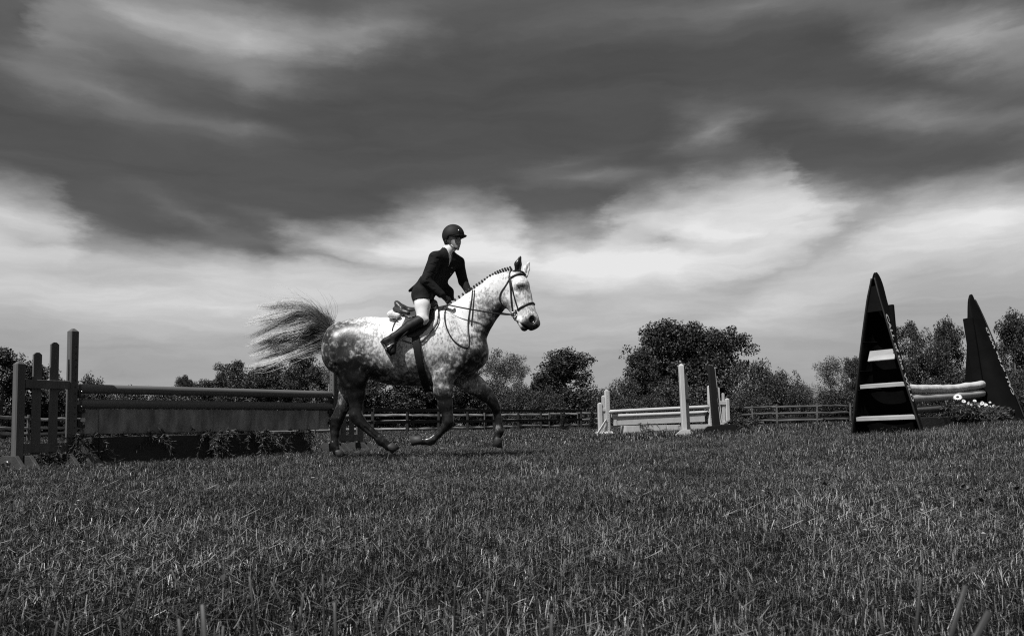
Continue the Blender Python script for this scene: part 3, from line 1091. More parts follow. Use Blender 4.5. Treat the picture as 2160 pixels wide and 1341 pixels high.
def canoe_half(label, mtx, Hc, Wc, Dc, text_side, seats, flip_text):
    t = thing('half_canoe', label, 'canoe', mtx, 'half canoes of the canoe jump')

    def w_of(u):
        return Wc * max(0.0, 1 - u) ** 0.97 + 0.016

    def d_of(u):
        k = 1.0 if u < .80 else math.sqrt(max(0.0, 1 - ((u - .80) / .205) ** 2))
        return Dc * (0.30 + 0.70 * k) * (1 - .10 * u)

    def front(u):                      # sheer of the gunwale: curls back at the bow
        return 0.03 * sstep(.86, 1.02, u) - 0.03 * math.sin(math.pi * u)

    def surf(u, th):
        """th 0 at +x gunwale .. pi at -x gunwale; keel at pi/2"""
        c, s = math.cos(th), math.sin(th)
        x = w_of(u) * math.copysign(abs(c) ** 0.72, c)
        y = float(front(u)) + d_of(u) * abs(s) ** 0.85
        z = Hc * u * .955 + .09 * sstep(.84, 1, u) * math.sin(math.pi * min(1.0, abs(s) ** .85 * .82))
        return Vector((x, y, z))
    NU, NT = 34, 22
    us = [1 - (1 - i / NU) ** 1.25 for i in range(NU + 1)]
    V, F = [], []
    for u in us:
        for j in range(NT + 1):
            V.append(tuple(surf(u, math.pi * j / NT)))
    n = NT + 1
    for i in range(NU):
        for j in range(NT):
            F.append((i * n + j, i * n + j + 1, (i + 1) * n + j + 1, (i + 1) * n + j))
    me = bpy.data.meshes.new('hull')
    me.from_pydata(V, [], F)
    me.materials.append(M_HULL); me.materials.append(M_INSIDE)
    me.polygons.foreach_set('use_smooth', np.full(len(me.polygons), True))
    me.update()
    o = link('hull', me, t)
    sd = o.modifiers.new('shell', 'SOLIDIFY')
    sd.thickness = 0.012
    sd.offset = -1
    sd.material_offset = 1
    # make sure outer faces point away from the axis
    if me.polygons[NT // 2].normal.y < 0:
        me.flip_normals()
    for s, th in ((1, 0.0), (-1, math.pi)):
        pts = [surf(u, th) + Vector((s * .004, -.004, 0)) for u in us]
        tube_obj('gunwale', pts, 0.013, M_GUN, t, 6)
    # deck plate
    u0, u1 = .80, .965
    bm = bmesh.new()
    q = [(-w_of(u0) + .01, float(front(u0)) + .004, Hc * u0 * .94), (w_of(u0) - .01, float(front(u0)) + .004, Hc * u0 * .94),
         (w_of(u1) - .006, float(front(u1)) + .004, Hc * u1 * .94), (-w_of(u1) + .006, float(front(u1)) + .004, Hc * u1 * .94)]
    fr = [bm.verts.new(p) for p in q]
    bk = [bm.verts.new((p[0], p[1] + .018, p[2])) for p in q]
    bm.faces.new(fr); bm.faces.new(bk[::-1])
    for i in range(4):
        j = (i + 1) % 4
        bm.faces.new((fr[j], fr[i], bk[i], bk[j]))
    bmesh.ops.recalc_face_normals(bm, faces=bm.faces)
    link('deck', bm_mesh('deck', bm, M_HULL), t)
    for u, dd, th_, tilt in seats:
        w = w_of(u + (.10 if tilt > 20 else .02)) - .012
        box_obj('seat', (0, .012 + dd / 2, Hc * u * .94), (2 * w, dd, th_), M_SEAT, t, .004, Euler((R(tilt), 0, 0)))
    # ribs inside
    for u in (.10, .30, .42, .60):
        pts = [surf(u, math.pi * j / 12) for j in range(13)]
        ctr = Vector((0, float(front(u)), Hc * u))
        pts = [p + (ctr - p).normalized() * .020 for p in pts]
        tube_obj('rib', pts, .008, M_INSIDE, t, 5)
    # lettering that wraps onto the hull side
    cu = bpy.data.curves.new('lettering', 'FONT')
    cu.body = 'CALL of the WILD'
    cu.size = 1.0
    cu.offset = 0.03
    cu.resolution_u = 2
    tmp = bpy.data.objects.new('lettering', cu)
    COL.objects.link(tmp)
    bpy.context.view_layer.update()
    me = bpy.data.meshes.new_from_object(tmp.evaluated_get(bpy.context.evaluated_depsgraph_get()))
    bpy.data.objects.remove(tmp)
    bmx = bmesh.new(); bmx.from_mesh(me)
    bmesh.ops.triangulate(bmx, faces=bmx.faces)
    bmesh.ops.subdivide_edges(bmx, edges=[e for e in bmx.edges if e.calc_length() > .25], cuts=1)
    xs_ = [v.co.x for v in bmx.verts]
    xmin, xmax = min(xs_), max(xs_)
    ua, ub = .765, .21
    for v in bmx.verts:
        fx = (v.co.x - xmin) / (xmax - xmin)
        if flip_text:
            u = ub + (ua - ub) * fx
        else:
            u = ua + (ub - ua) * fx
        arc = (0.024 + v.co.y * 0.12)                         # metres from the gunwale
        # walk the section from the gunwale by arc length
        th, acc_, prev = 0.0, 0.0, surf(u, 0.0 if text_side > 0 else math.pi)
        while acc_ < arc and th < 1.5:
            th += 0.01
            p = surf(u, th if text_side > 0 else math.pi - th)
            acc_ += (p - prev).length
            prev = p
        e = 0.02
        th_ = th if text_side > 0 else math.pi - th
        n_ = (surf(u, th_ + e) - surf(u, th_ - e)).cross(surf(min(.99, u + .01), th_) - surf(u - .01, th_)).normalized()
        if n_.x * text_side < 0:
            n_ = -n_
        v.co = prev + n_ * .004
    link('lettering', bm_mesh('lettering', bmx, M_LETTER), t)
    # keel post carrying the cups
    zt = Hc * .80
    box_obj('keel_post', (0, d_of(.2) + .045, zt / 2), (.15, .06, zt), M_DARKWOOD if False else M_HULL, t, .008)
    for z in (.64, .50, .36):
        c = box_obj('jump_cup', (0, d_of(.2) + .10, z - .04), (.09, .06, .06), M_BLACK, t, .004)
        tube_obj('pin', [(-.09, -.02, .03), (.0, -.02, .03)], .008, M_METAL, c, 6)
    return t


C1, C2 = at(1868, 905, 10.9), at(2096, 890, 13.5)
cdir = Vector((C2.x - C1.x, C2.y - C1.y, 0)).normalized()
yaw1 = math.atan2(cdir.y, cdir.x) - math.pi / 2        # local +y (keel side) points along the jump
CM1 = Matrix.Translation((C1.x, C1.y, gz(C1.x, C1.y) - .02)) @ Matrix.Rotation(yaw1, 4, 'Z') @ Matrix.Rotation(R(-1.2), 4, 'Y') @ Matrix.Rotation(R(2), 4, 'X')
CM2 = Matrix.Translation((C2.x, C2.y, gz(C2.x, C2.y) - .02)) @ Matrix.Rotation(yaw1 + math.pi, 4, 'Z') @ Matrix.Rotation(R(5), 4, 'Y')
canoe_half('black half canoe stood on end with its open side and plank seats showing', CM1, 2.29, .46, .38, 1,
           [(.520, .17, .022, 58), (.328, .14, .055, 4), (.120, .14, .055, 4)], False)
canoe_half('black half canoe stood on end with its hull side showing, at right edge', CM2, 2.25, .46, .38, -1, [], True)
cpos = lambda s, z, off=0.0: Vector((C1.x, C1.y, 0)) + cdir * s + Vector((-cdir.y, cdir.x, 0)) * off + Vector((0, 0, z))
CLEN = math.dist((C1.x, C1.y), (C2.x, C2.y))
zb = gz(C1.x, C1.y)
zb2 = gz(C2.x, C2.y)
pole('birch_log', 'knotty white birch log laid as the top pole between the canoes', cpos(.45, zb + .66), cpos(CLEN - .44, zb2 + .645), .062, M_BIRCH, bend=.045, knob=True, seed=3, group='logs of the canoe jump')
pole('birch_log', 'smooth pale log below the knotty birch log between the canoes', cpos(.45, zb + .50), cpos(CLEN - .44, zb2 + .50), .060, M_BIRCH2, bend=.01, group='logs of the canoe jump')
pole('jump_pole', 'dark shaded pole lowest between the canoes', cpos(.45, zb + .33), cpos(CLEN - .44, zb2 + .31), .055, M_POLE)

# flower filler between the canoes
CFM = frame_mtx((C1.x, C1.y), (C2.x, C2.y), 0.0)
t = thing('filler_box', 'dark box under the birch logs between the canoes', 'box', CFM @ Matrix.Translation((CLEN / 2, -.05, (zb + zb2) / 2 - .02)))
box_obj('front_board', (0, -.16, .10), (CLEN - 1.0, .02, .20), M_BOX, t)
box_obj('back_board', (0, .16, .10), (CLEN - 1.0, .02, .20), M_BOX, t)
boughs('flower_bush', 'dark leafy greenery heaped under the birch logs', 'plant', CFM @ Matrix.Translation((CLEN * .60, -.3, zb2 + .12)), 81, M_NEEDLE, 150, .40, .40, .06, dens=34, wid=.008, spread=2.4, updir=.35)
M_PETAL = mat('daisy_petal', .60, .5, .06, 20)
M_CORE = mat('daisy_core', .03, .9, .2, 60)
M_FSTEM = mat('flower_stem', .12, .5, .2, 20)


def daisy(label, p, rad, normal, stem_to, group='daisies under the birch logs'):
    q = Vector(normal).to_track_quat('Z', 'Y').to_matrix().to_4x4()
    base = Vector(stem_to)
    t = thing('daisy', label, 'flower', Matrix.Translation(base), group)
    loc = Vector(p) - base
    bm = bmesh.new()
    n = 15
    for k in range(n):
        a = k / n * 2 * math.pi
        M3 = Matrix.Rotation(a, 4, 'Z')
        w = rad * .17
        pts = [(rad * .2, -w * .5, 0), (rad * .75, -w, .004), (rad * (1 + .08 * math.sin(k * 5)), 0, -.003), (rad * .75, w, .004), (rad * .2, w * .5, 0)]
        bm.faces.new([bm.verts.new(M3 @ Vector(v)) for v in pts])
    link('petals', bm_mesh('petals', bm, M_PETAL), t, Matrix.Translation(loc) @ q)
    bm = bmesh.new()
    bmesh.ops.create_icosphere(bm, subdivisions=2, radius=rad * (.34 if rad > .06 else .22), matrix=Matrix.Diagonal((1, 1, .55, 1)))
    link('centre', bm_mesh('centre', bm, M_CORE), t, Matrix.Translation(loc) @ q)
    mid = loc * .5 + Vector((.03, 0, .05))
    tube_obj('stem', spline([(0, 0, 0), tuple(mid), tuple(loc - Vector(normal).normalized() * .004)], 8), .004, M_FSTEM, t, 5)


fl = [(2020, 837, .075, 'large white daisy with dark centre, biggest bloom under the birch logs'), (2033, 846, .045, 'small white daisy just right of the biggest bloom'),
      (2044, 850, .038, 'second small daisy right of the biggest bloom'), (2050, 853, .035, 'third small daisy right of the biggest bloom'),
      (2056, 845, .040, 'daisy in the middle of the flower row'), (2064, 858, .042, 'daisy low in the right hand flower cluster'),
      (2072, 850, .046, 'daisy at the top of the right hand flower cluster'), (2080, 853, .040, 'daisy right of centre in the right hand cluster'),
      (2083, 864, .036, 'daisy low on the right of the cluster'), (2096, 856, .034, 'lone daisy nearest the right canoe'), (2096, 866, .030, 'lowest daisy near the right canoe'),
      (2046, 862, .030, 'dim small daisy under the flower row')]
for i, (px, py, rad, lab) in enumerate(fl):
    Y = 12.0 + (px - 2020) / 76 * .65
    p = at(px, py, Y)
    daisy(lab, p, rad * (.85 if rad > .06 else .72), (-.45 + .3 * math.sin(i * 2.1), -.8, .45 + .3 * math.cos(i * 1.7)), (p.x + .05, p.y + .12, gz(p.x, p.y) + .10))

r_fl = np.random.default_rng(15)
for i in range(16):
    px, py = r_fl.uniform(2036, 2094), r_fl.uniform(846, 872)
    Y = 12.0 + (px - 2020) / 76 * .65
    p = at(px, py, Y)
    daisy('tiny pale blossom in the flower heap under the birch logs', p, r_fl.uniform(.015, .024), (-.3, -.7, .6), (p.x + .04, p.y + .10, gz(p.x, p.y) + .10), 'tiny blossoms under the birch logs')

# ------------------------------------------------------------------ trees
def leaf_mat(name, lo, hi, rough=0.55):
    m = bpy.data.materials.new(name)
    m.use_nodes = True
    n, l = m.node_tree.nodes, m.node_tree.links
    b = n['Principled BSDF']
    b.inputs['Roughness'].default_value = rough
    b.inputs['Specular IOR Level'].default_value = 0.3
    a = n.new('ShaderNodeAttribute')
    a.attribute_name = 'tone'
    mr = n.new('ShaderNodeMapRange')
    mr.inputs[3].default_value, mr.inputs[4].default_value = lo, hi
    l.new(a.outputs['Fac'], mr.inputs[0])
    l.new(mr.outputs[0], b.inputs['Base Color'])
    return m


LEAF = leaf_mat('leaf_dark', 0.006, 0.15)
LEAF_PALE = leaf_mat('leaf_pale', 0.035, 0.36)
LEAF_CON = leaf_mat('leaf_conifer', 0.015, 0.06)
M_BARK = mat('bark', 0.10, 0.9, 0.4, 4, 0.6, 12, stretch=(1, 1, .2))
M_BARKW = mat('pale_bark', 0.40, 0.8, 0.3, 4, 0.4, 12, stretch=(1, 1, .3))


def leaf_cloud(P_, size, r, droop=0.0):
    n = len(P_)
    a = r.normal(0, 1, (n, 3)); a /= np.linalg.norm(a, axis=1, keepdims=True)
    b = np.cross(a, r.normal(0, 1, (n, 3))); b /= np.linalg.norm(b, axis=1, keepdims=True)
    s = (size * r.uniform(.55, 1.25, n))[:, None]
    V = np.stack([P_ - a * s * .5, P_ + b * s * .30, P_ + a * s * .5, P_ - b * s * .30], 1).reshape(-1, 3)
    F = np.arange(n * 4).reshape(n, 4)
    T = np.repeat(np.clip(np.where(r.uniform(0, 1, n) < .13, r.uniform(.5, 1, n), r.beta(1.2, 5, n)), 0, 1), 4)  # a few leaves coloured pale to stand for leaf glints
    return V, F, T


def make_tree(seed, h, w, kind):
    """returns (trunk mesh, crown mesh) for a tree of height h, crown width w"""
    r = np.random.default_rng(seed)
    Vt, Ft, off = [], [], 0

    def limb(pts, r0, r1, sides=7):
        nonlocal off
        V, F = tube_np(pts, np.linspace(r0, r1, len(pts)), sides)
        Vt.append(V); Ft.extend([tuple(q + off for q in f) for f in fix_quads(F)]); off += len(V)
    lobes = []
    bark = M_BARK
    if kind in ('broad', 'pale', 'cone'):
        ntr = 1 if (kind == 'broad' and seed % 2) or kind == 'cone' else 3
        tips = []
        for k in range(ntr):
            lean = r.normal(0, .10 * w / h, 2) * (1 if ntr == 1 else 2.0)
            top = np.array([lean[0] * h, lean[1] * h, h * r.uniform(.82, .95)])
            b = np.array([r.normal(0, .12), r.normal(0, .12), -.1]) if ntr > 1 else np.array([0, 0, -.1])
            pts = np.array([b + (top - b) * u + np.append(r.normal(0, .012 * h, 2), 0) * (u > 0) for u in np.linspace(0, 1, 8)])
            limb(pts, .028 * h / ntr ** .5 * .8, .004 * h)
            nb = (46 if kind == 'cone' else 38) if ntr == 1 else 15
            for q in range(nb):
                u = r.uniform(.10, .98)
                i = min(6, int(u * 7)); f = u * 7 - i
                p = pts[i] * (1 - f) + pts[i + 1] * f
                a = r.uniform(0, 2 * math.pi)
                env = math.sin(math.pi * min(1, (u * .84 + .14))) ** .55 if kind != 'cone' else (1.04 - u) ** .62
                l = w * .5 * env * r.uniform(.75, 1.15)
                e = p + np.array([math.cos(a) * l, math.sin(a) * l, l * r.uniform(.15, .75)])
                e[2] = min(e[2], h * .99)
                mid = (p + e) / 2 + np.array([0, 0, -.06 * l])
                limb(spline([p, mid, e], 5), .008 * h * (1 - .5 * u), .0015 * h, 5)
                for z in np.linspace(.45, 1.0, 3):
                    lobes.append((p * (1 - z) + e * z + r.normal(0, .03 * w, 3), w * r.uniform(.09, .15)))
            lobes.append((top, w * .12))
        npl = {'broad': 190, 'cone': 140, 'pale': 110}[kind]
        size = .030 * (h * w) ** .5 * (.95 if kind != 'pale' else .8)
        mtl = LEAF if kind != 'pale' else LEAF_PALE
        if kind == 'pale':
            bark = M_BARKW
        P_ = []
        for c, rad in lobes:
            d = r.normal(0, 1, (npl, 3)); d /= np.linalg.norm(d, axis=1, keepdims=True)
            P_.append(c + d * (rad * r.uniform(.25, 1.15, npl) ** .6)[:, None] * np.array([1, 1, .8]))
        P_ = np.vstack(P_)
        P_ = P_[P_[:, 2] > .03 * h]
    elif kind == 'bush':
        P_ = []
        for k in range(7):
            a = r.uniform(0, 6.28)
            e = np.array([math.cos(a) * w * .38, math.sin(a) * w * .3, h * r.uniform(.5, .95)])
            limb(spline([(0, 0, -.1), e * np.array([.4, .4, .6]), e], 6), .012 * h, .003 * h, 5)
        for k in range(60):
            a, q = r.uniform(0, 6.28), math.sqrt(r.uniform())
            z = r.uniform(.06, .92)
            env = math.sqrt(max(0.02, 1 - (max(0, z - .3) / .72) ** 2))
            c = np.array([math.cos(a) * q * w * .48 * env, math.sin(a) * q * w * .4 * env, z * h])
            n = 210
            d = r.normal(0, 1, (n, 3)); d /= np.linalg.norm(d, axis=1, keepdims=True)
            P_.append(c + d * (w * .11 * r.uniform(.2, 1.1, n) ** .6)[:, None])
        P_ = np.vstack(P_)
        P_ = P_[P_[:, 2] > 0]
        size = .034 * (h * w) ** .5
        mtl = LEAF
    elif kind == 'conifer':
        limb([(0, 0, -.1), (0, 0, h * .5), (0, 0, h)], .02 * h, .003 * h)
        P_ = []
        for k in range(150):
            u = r.uniform(.06, .99) ** .9
            a = r.uniform(0, 6.28)
            l = w * .5 * (1 - u) ** .8 * r.uniform(.7, 1.15) + .15
            p = np.array([0, 0, u * h])
            e = p + np.array([math.cos(a) * l, math.sin(a) * l, .10 * l])
            mid = p * .5 + e * .5 + np.array([0, 0, -.16 * l])
            B = spline([p, mid, e], 6)
            limb(B, .004 * h * (1 - u) + .01, .004, 4)
            n = int(26 + 70 * l)
            uu = r.uniform(.1, 1, n)
            i = np.minimum(4, (uu * 5).astype(int)); f = (uu * 5 - i)[:, None]
            P_.append(B[i] * (1 - f) + B[i + 1] * f + r.normal(0, .06, (n, 3)) * np.array([1, 1, .6]))
        P_ = np.vstack(P_)
        size = .17
        mtl = LEAF_CON
    elif kind == 'bare':
        P_ = []

        def grow(p, d, l, rad, lev):
            e = p + d * l
            limb(np.array([p, (p + e) / 2 + r.normal(0, .04 * l, 3), e]), rad, rad * .55, 4)
            if lev == 0:
                P_.append(e)
                return
            for q in range(3):
                dd = d + r.normal(0, .38, 3) + np.array([0, 0, .12]); dd /= np.linalg.norm(dd)
                grow(e, dd, l * r.uniform(.6, .8), rad * .55, lev - 1)
        for k in range(4):
            d = np.array([r.normal(0, .4 * w / h), r.normal(0, .3), 1.0]); d /= np.linalg.norm(d)
            grow(np.array([r.normal(0, .1 * w), 0, -.1]), d, h * .34, .012 * h, 4)
        P_ = np.array(P_) + r.normal(0, .1, (len(P_), 3))
        size = .12
        mtl = LEAF_PALE
    V, F, T = leaf_cloud(P_, size, r)
    crown = np_mesh('crown', V, F, mtl, False, {'tone': T})
    me = bpy.data.meshes.new('trunk')
    me.from_pydata(np.vstack(Vt).tolist(), [], Ft)
    me.update()
    me.materials.append(bark)
    me.polygons.foreach_set('use_smooth', np.full(len(me.polygons), True))
    return me, crown


KINDS = {'A': make_tree(21, 9.0, 6.5, 'broad'), 'B': make_tree(22, 9.0, 7.0, 'broad'), 'C': make_tree(23, 9.0, 6.0, 'broad'),
         'P': make_tree(24, 7.0, 4.6, 'pale'), 'Q': make_tree(26, 7.0, 5.0, 'pale'), 'S': make_tree(27, 3.0, 4.6, 'bush'), 'T': make_tree(28, 3.0, 5.0, 'bush'),
         'K': make_tree(33, 9.0, 6.0, 'cone'), 'N': make_tree(29, 6.0, 4.4, 'conifer'), 'D': make_tree(31, 6.0, 3.0, 'bare'), 'E': make_tree(32, 4.0, 4.0, 'bare')}
BASEH = {'K': 9.0, 'A': 9.0, 'B': 9.0, 'C': 9.0, 'P': 7.0, 'Q': 7.0, 'S': 3.0, 'T': 3.0, 'N': 6.0, 'D': 6.0, 'E': 4.0}
BASEW = {'K': 6.0, 'A': 6.5, 'B': 7.0, 'C': 6.0, 'P': 4.6, 'Q': 5.0, 'S': 4.6, 'T': 5.0, 'N': 4.4, 'D': 3.0, 'E': 4.0}
NAMES = {'K': 'leafy_tree', 'A': 'leafy_tree', 'B': 'leafy_tree', 'C': 'leafy_tree', 'P': 'pale_tree', 'Q': 'pale_tree', 'S': 'bush', 'T': 'bush', 'N': 'fir_tree', 'D': 'bare_tree', 'E': 'bare_shrub'}


def plant(kind, px, top, wpx, Y, label, group='trees beyond the fences'):
    p = at(px, 893, Y)
    g = gz(p.x, p.y)
    htop = at(px, top, Y).z
    h = htop - g
    w = wpx * Y / FPX
    name = NAMES[kind]
    sx = w / BASEW[kind]
    sz = h / BASEH[kind] * 1.0
    M_ = Matrix.Translation((p.x, p.y, g)) @ Matrix.Rotation(random.uniform(0, 6.28), 4, 'Z') @ Matrix.Diagonal((sx, sx, sz, 1))
    cat = 'tree' if 'tree' in name else 'bush'
    t = thing(name, label, cat, M_, group)
    link('trunk', KINDS[kind][0], t)
    link('crown', KINDS[kind][1], t)


TREES = [
    ('C', 8, 722, 150, 50, 'dark shaggy tree at the left edge behind the dark wing standard'),
    ('N', 78, 770, 110, 52, 'shorter dark fir behind the pickets of the dark wing standard'),
    ('S', 185, 794, 95, 52, 'dark bush showing just right of the tall dark standard post'),
    ('S', 120, 796, 110, 54, 'dark bush behind the middle of the dark wing standard'),
    ('E', 310, 806, 120, 70, 'bare branched shrub above the upper dark pole'),
    ('E', 235, 815, 90, 66, 'low bare shrub left of the taller bare shrub above the dark pole'),
    ('S', 262, 819, 110, 68, 'low bush seen between the poles near the left end of the dark jump'),
    ('T', 338, 822, 120, 69, 'low bush seen between the poles left of the small round tree'),
    ('A', 388, 791, 55, 75, 'small round tree standing alone above the dark poles'),
    ('S', 430, 808, 90, 66, 'low dark bush right of the small round tree'),
    ('A', 468, 786, 95, 66, 'leafy tree left of the group below the horse tail'),
    ('B', 512, 768, 110, 64, 'leafy tree in the group left of the tail tip'),
    ('C', 560, 757, 105, 62, 'dark leafy tree directly under the tip of the horse tail'),
    ('D', 582, 745, 60, 64, 'dead bare tree sticking up under the horse tail'),
    ('B', 622, 752, 110, 64, 'leafy tree between the dead tree and the horse rump'),
    ('A', 662, 770, 90, 62, 'leafy tree just left of the horse rump'),
    ('P', 697, 752, 70, 58, 'pale leaved tree touching the horse buttock'),
    ('B', 790, 770, 150, 62, 'leafy tree hidden mostly behind the horse belly at left'),
    ('A', 870, 778, 150, 64, 'leafy tree under the girth of the horse'),
    ('C', 930, 782, 130, 64, 'leafy tree behind the upper forelegs'),
    ('B', 1000, 785, 120, 62, 'dark leafy tree between the forelegs and the pale tree'),
    ('P', 1048, 733, 105, 64, 'tall pale birch like tree right of the horse chest'),
    ('Q', 1085, 752, 70, 68, 'slender pale tree leaning out right of the tall pale tree'),
    ('S', 1100, 815, 90, 60, 'dark bush right of the pale trees behind the board fence'),
    ('K', 1136, 786, 64, 66, 'small dark tree left of the pointed leafy tree'),
    ('K', 1190, 729, 170, 66, 'pointed leafy tree standing alone left of the white jump'),
    ('S', 1150, 822, 90, 60, 'dark bush at the foot of the pointed leafy tree'),
    ('T', 1270, 822, 110, 64, 'low bush behind the left end of the white jump'),
    ('T', 1320, 800, 90, 64, 'bush at the left foot of the biggest tree'),
    ('A', 1408, 674, 180, 70, 'left crown of the biggest tree group, behind the white jump'),
    ('C', 1455, 684, 150, 72, 'middle crown of the biggest tree group'),
    ('A', 1508, 692, 140, 70, 'right crown of the biggest tree group'),
    ('K', 1362, 730, 110, 68, 'lower left crown of the biggest tree group'),
    ('S', 1430, 808, 180, 62, 'dark bush under the biggest tree group'),
    ('T', 1590, 764, 120, 66, 'rounded bush just right of the biggest tree group'),
    ('S', 1650, 783, 110, 64, 'rounded bush halfway along the right split rail fence'),
    ('T', 1690, 812, 80, 62, 'low bush sloping down left of the feathery tree'),
    ('Q', 1765, 755, 105, 70, 'feathery pale tree left of the open canoe'),
    ('E', 1722, 800, 60, 78, 'thin bare shrub left of the feathery tree'),
    ('S', 1770, 822, 130, 62, 'dark bush at the foot of the feathery tree'),
    ('A', 1812, 752, 50, 64, 'dark tree half hidden behind the open canoe'),
    ('B', 1945, 688, 90, 60, 'dark leafy tree just right of the open canoe'),
    ('K', 2008, 664, 90, 62, 'leafy tree left of the hull side canoe'),
    ('S', 1960, 800, 130, 56, 'dark bush behind the birch logs'),
    ('K', 2150, 648, 95, 58, 'tall leafy tree at the right edge of the picture'),
    ('E', 2112, 720, 40, 64, 'thin bare shrub between the right canoe and the right edge tree'),
    ('S', 2150, 790, 110, 54, 'dark bush at the foot of the right edge tree'),
]
for a in TREES:
    plant(*a)
# continuous hedgerow of shrubs behind the rails
for i, px in enumerate(range(-40, 2240, 62)):
    plant('ST'[i % 2], px + random.uniform(-12, 12), random.uniform(834, 848) - (px - 1080) * .012, 110, random.uniform(58, 70),
          'low dark hedge bush behind the dark jump at left' if px < 700 else 'low dark hedge bush right behind the black board fence' if px < 1260
          else 'low dark hedge bush behind the white jump' if px < 1540 else 'low dark hedge bush behind the split rails right of the white jump' if px < 1800
          else 'low dark hedge bush behind the canoe jump', 'hedgerow bushes')
# two clipped little firs before the fence
plant('N', 1190, 868, 26, 44, 'small cone shaped fir in front of the board fence', 'small clipped firs')
plant('N', 1250, 866, 28, 44, 'small cone shaped fir left of the white jump', 'small clipped firs')

# ------------------------------------------------------------------ solid-field modelling (smooth unions meshed to one surface)
class Field:
    def __init__(self, lo, hi, h):
        self.lo = np.array(lo, float)
        self.h = h
        n = np.ceil((np.array(hi) - self.lo) / h).astype(int) + 1
        self.n = n
        self.D = np.full(n, 1.0, np.float32)
        self.ax = [self.lo[i] + h * np.arange(n[i]) for i in range(3)]

    def block(self, lo, hi):
        a = np.clip(np.floor((np.array(lo) - self.lo) / self.h).astype(int), 0, self.n)
        b = np.clip(np.ceil((np.array(hi) - self.lo) / self.h).astype(int) + 1, 0, self.n)
        sl = tuple(slice(a[i], b[i]) for i in range(3))
        X = self.ax[0][sl[0]][:, None, None]
        Y = self.ax[1][sl[1]][None, :, None]
        Z = self.ax[2][sl[2]][None, None, :]
        return sl, X, Y, Z

    def merge(self, sl, d, k, sub=False):
        A = self.D[sl]
        if sub:
            d = -d
            hh = np.maximum(k - np.abs(A - d), 0) / k
            self.D[sl] = np.maximum(A, d) + hh * hh * k / 4
        else:
            hh = np.maximum(k - np.abs(A - d), 0) / k
            self.D[sl] = np.minimum(A, d) - hh * hh * k / 4

    def cone(self, a, b, ra, rb, k=0.02, sa=1.0, sb=None, sub=False):
        """tapered capsule from a to b; s = width across (y) relative to the radius"""
        a, b = np.array(a, float), np.array(b, float)
        sb = sa if sb is None else sb
        rm = max(ra, rb) * max(1.0, sa, sb) + k + 0.02
        sl, X, Y, Z = self.block(np.minimum(a, b) - rm, np.maximum(a, b) + rm)
        ab = b - a
        L2 = ab.dot(ab) + 1e-12
        t = np.clip(((X - a[0]) * ab[0] + (Y - a[1]) * ab[1] + (Z - a[2]) * ab[2]) / L2, 0, 1)
        s = sa + (sb - sa) * t
        d = np.sqrt((X - a[0] - t * ab[0]) ** 2 + ((Y - a[1] - t * ab[1]) / s) ** 2 + (Z - a[2] - t * ab[2]) ** 2) - (ra + (rb - ra) * t)
        d = d * np.minimum(1.0, (1 + s) * .5)
        self.merge(sl, d.astype(np.float32), k, sub)

    def chain(self, pts, rad, k=0.02, s=1.0, sub=False):
        s = [s] * len(pts) if np.isscalar(s) else s
        for i in range(len(pts) - 1):
            self.cone(pts[i], pts[i + 1], rad[i], rad[i + 1], k, s[i], s[i + 1], sub)

    def ell(self, c, r3, k=0.02, rot=None, sub=False):
        c, r3 = np.array(c, float), np.array(r3, float)
        rm = r3.max() + k + .02
        sl, X, Y, Z = self.block(c - rm, c + rm)
        q = [X - c[0] + 0 * Y + 0 * Z, Y - c[1] + 0 * X + 0 * Z, Z - c[2] + 0 * X + 0 * Y]
        if rot is not None:
            Rm = np.array(rot.to_matrix()).T if hasattr(rot, 'to_matrix') else rot
            q = [Rm[i][0] * q[0] + Rm[i][1] * q[1] + Rm[i][2] * q[2] for i in range(3)]
        g = np.sqrt((q[0] / r3[0]) ** 2 + (q[1] / r3[1]) ** 2 + (q[2] / r3[2]) ** 2)
        d = (g - 1) * r3.min()
        self.merge(sl, d.astype(np.float32), k, sub)

    def sample(self, P_):
        P_ = np.asarray(P_, float)
        g = (P_ - self.lo) / self.h
        i = np.clip(np.floor(g).astype(int), 0, self.n - 2)
        f = np.clip(g - i, 0, 1)
        out = 0
        for dx in (0, 1):
            for dy in (0, 1):
                for dz in (0, 1):
                    w = (f[..., 0] if dx else 1 - f[..., 0]) * (f[..., 1] if dy else 1 - f[..., 1]) * (f[..., 2] if dz else 1 - f[..., 2])
                    out = out + w * self.D[i[..., 0] + dx, i[..., 1] + dy, i[..., 2] + dz]
        return out


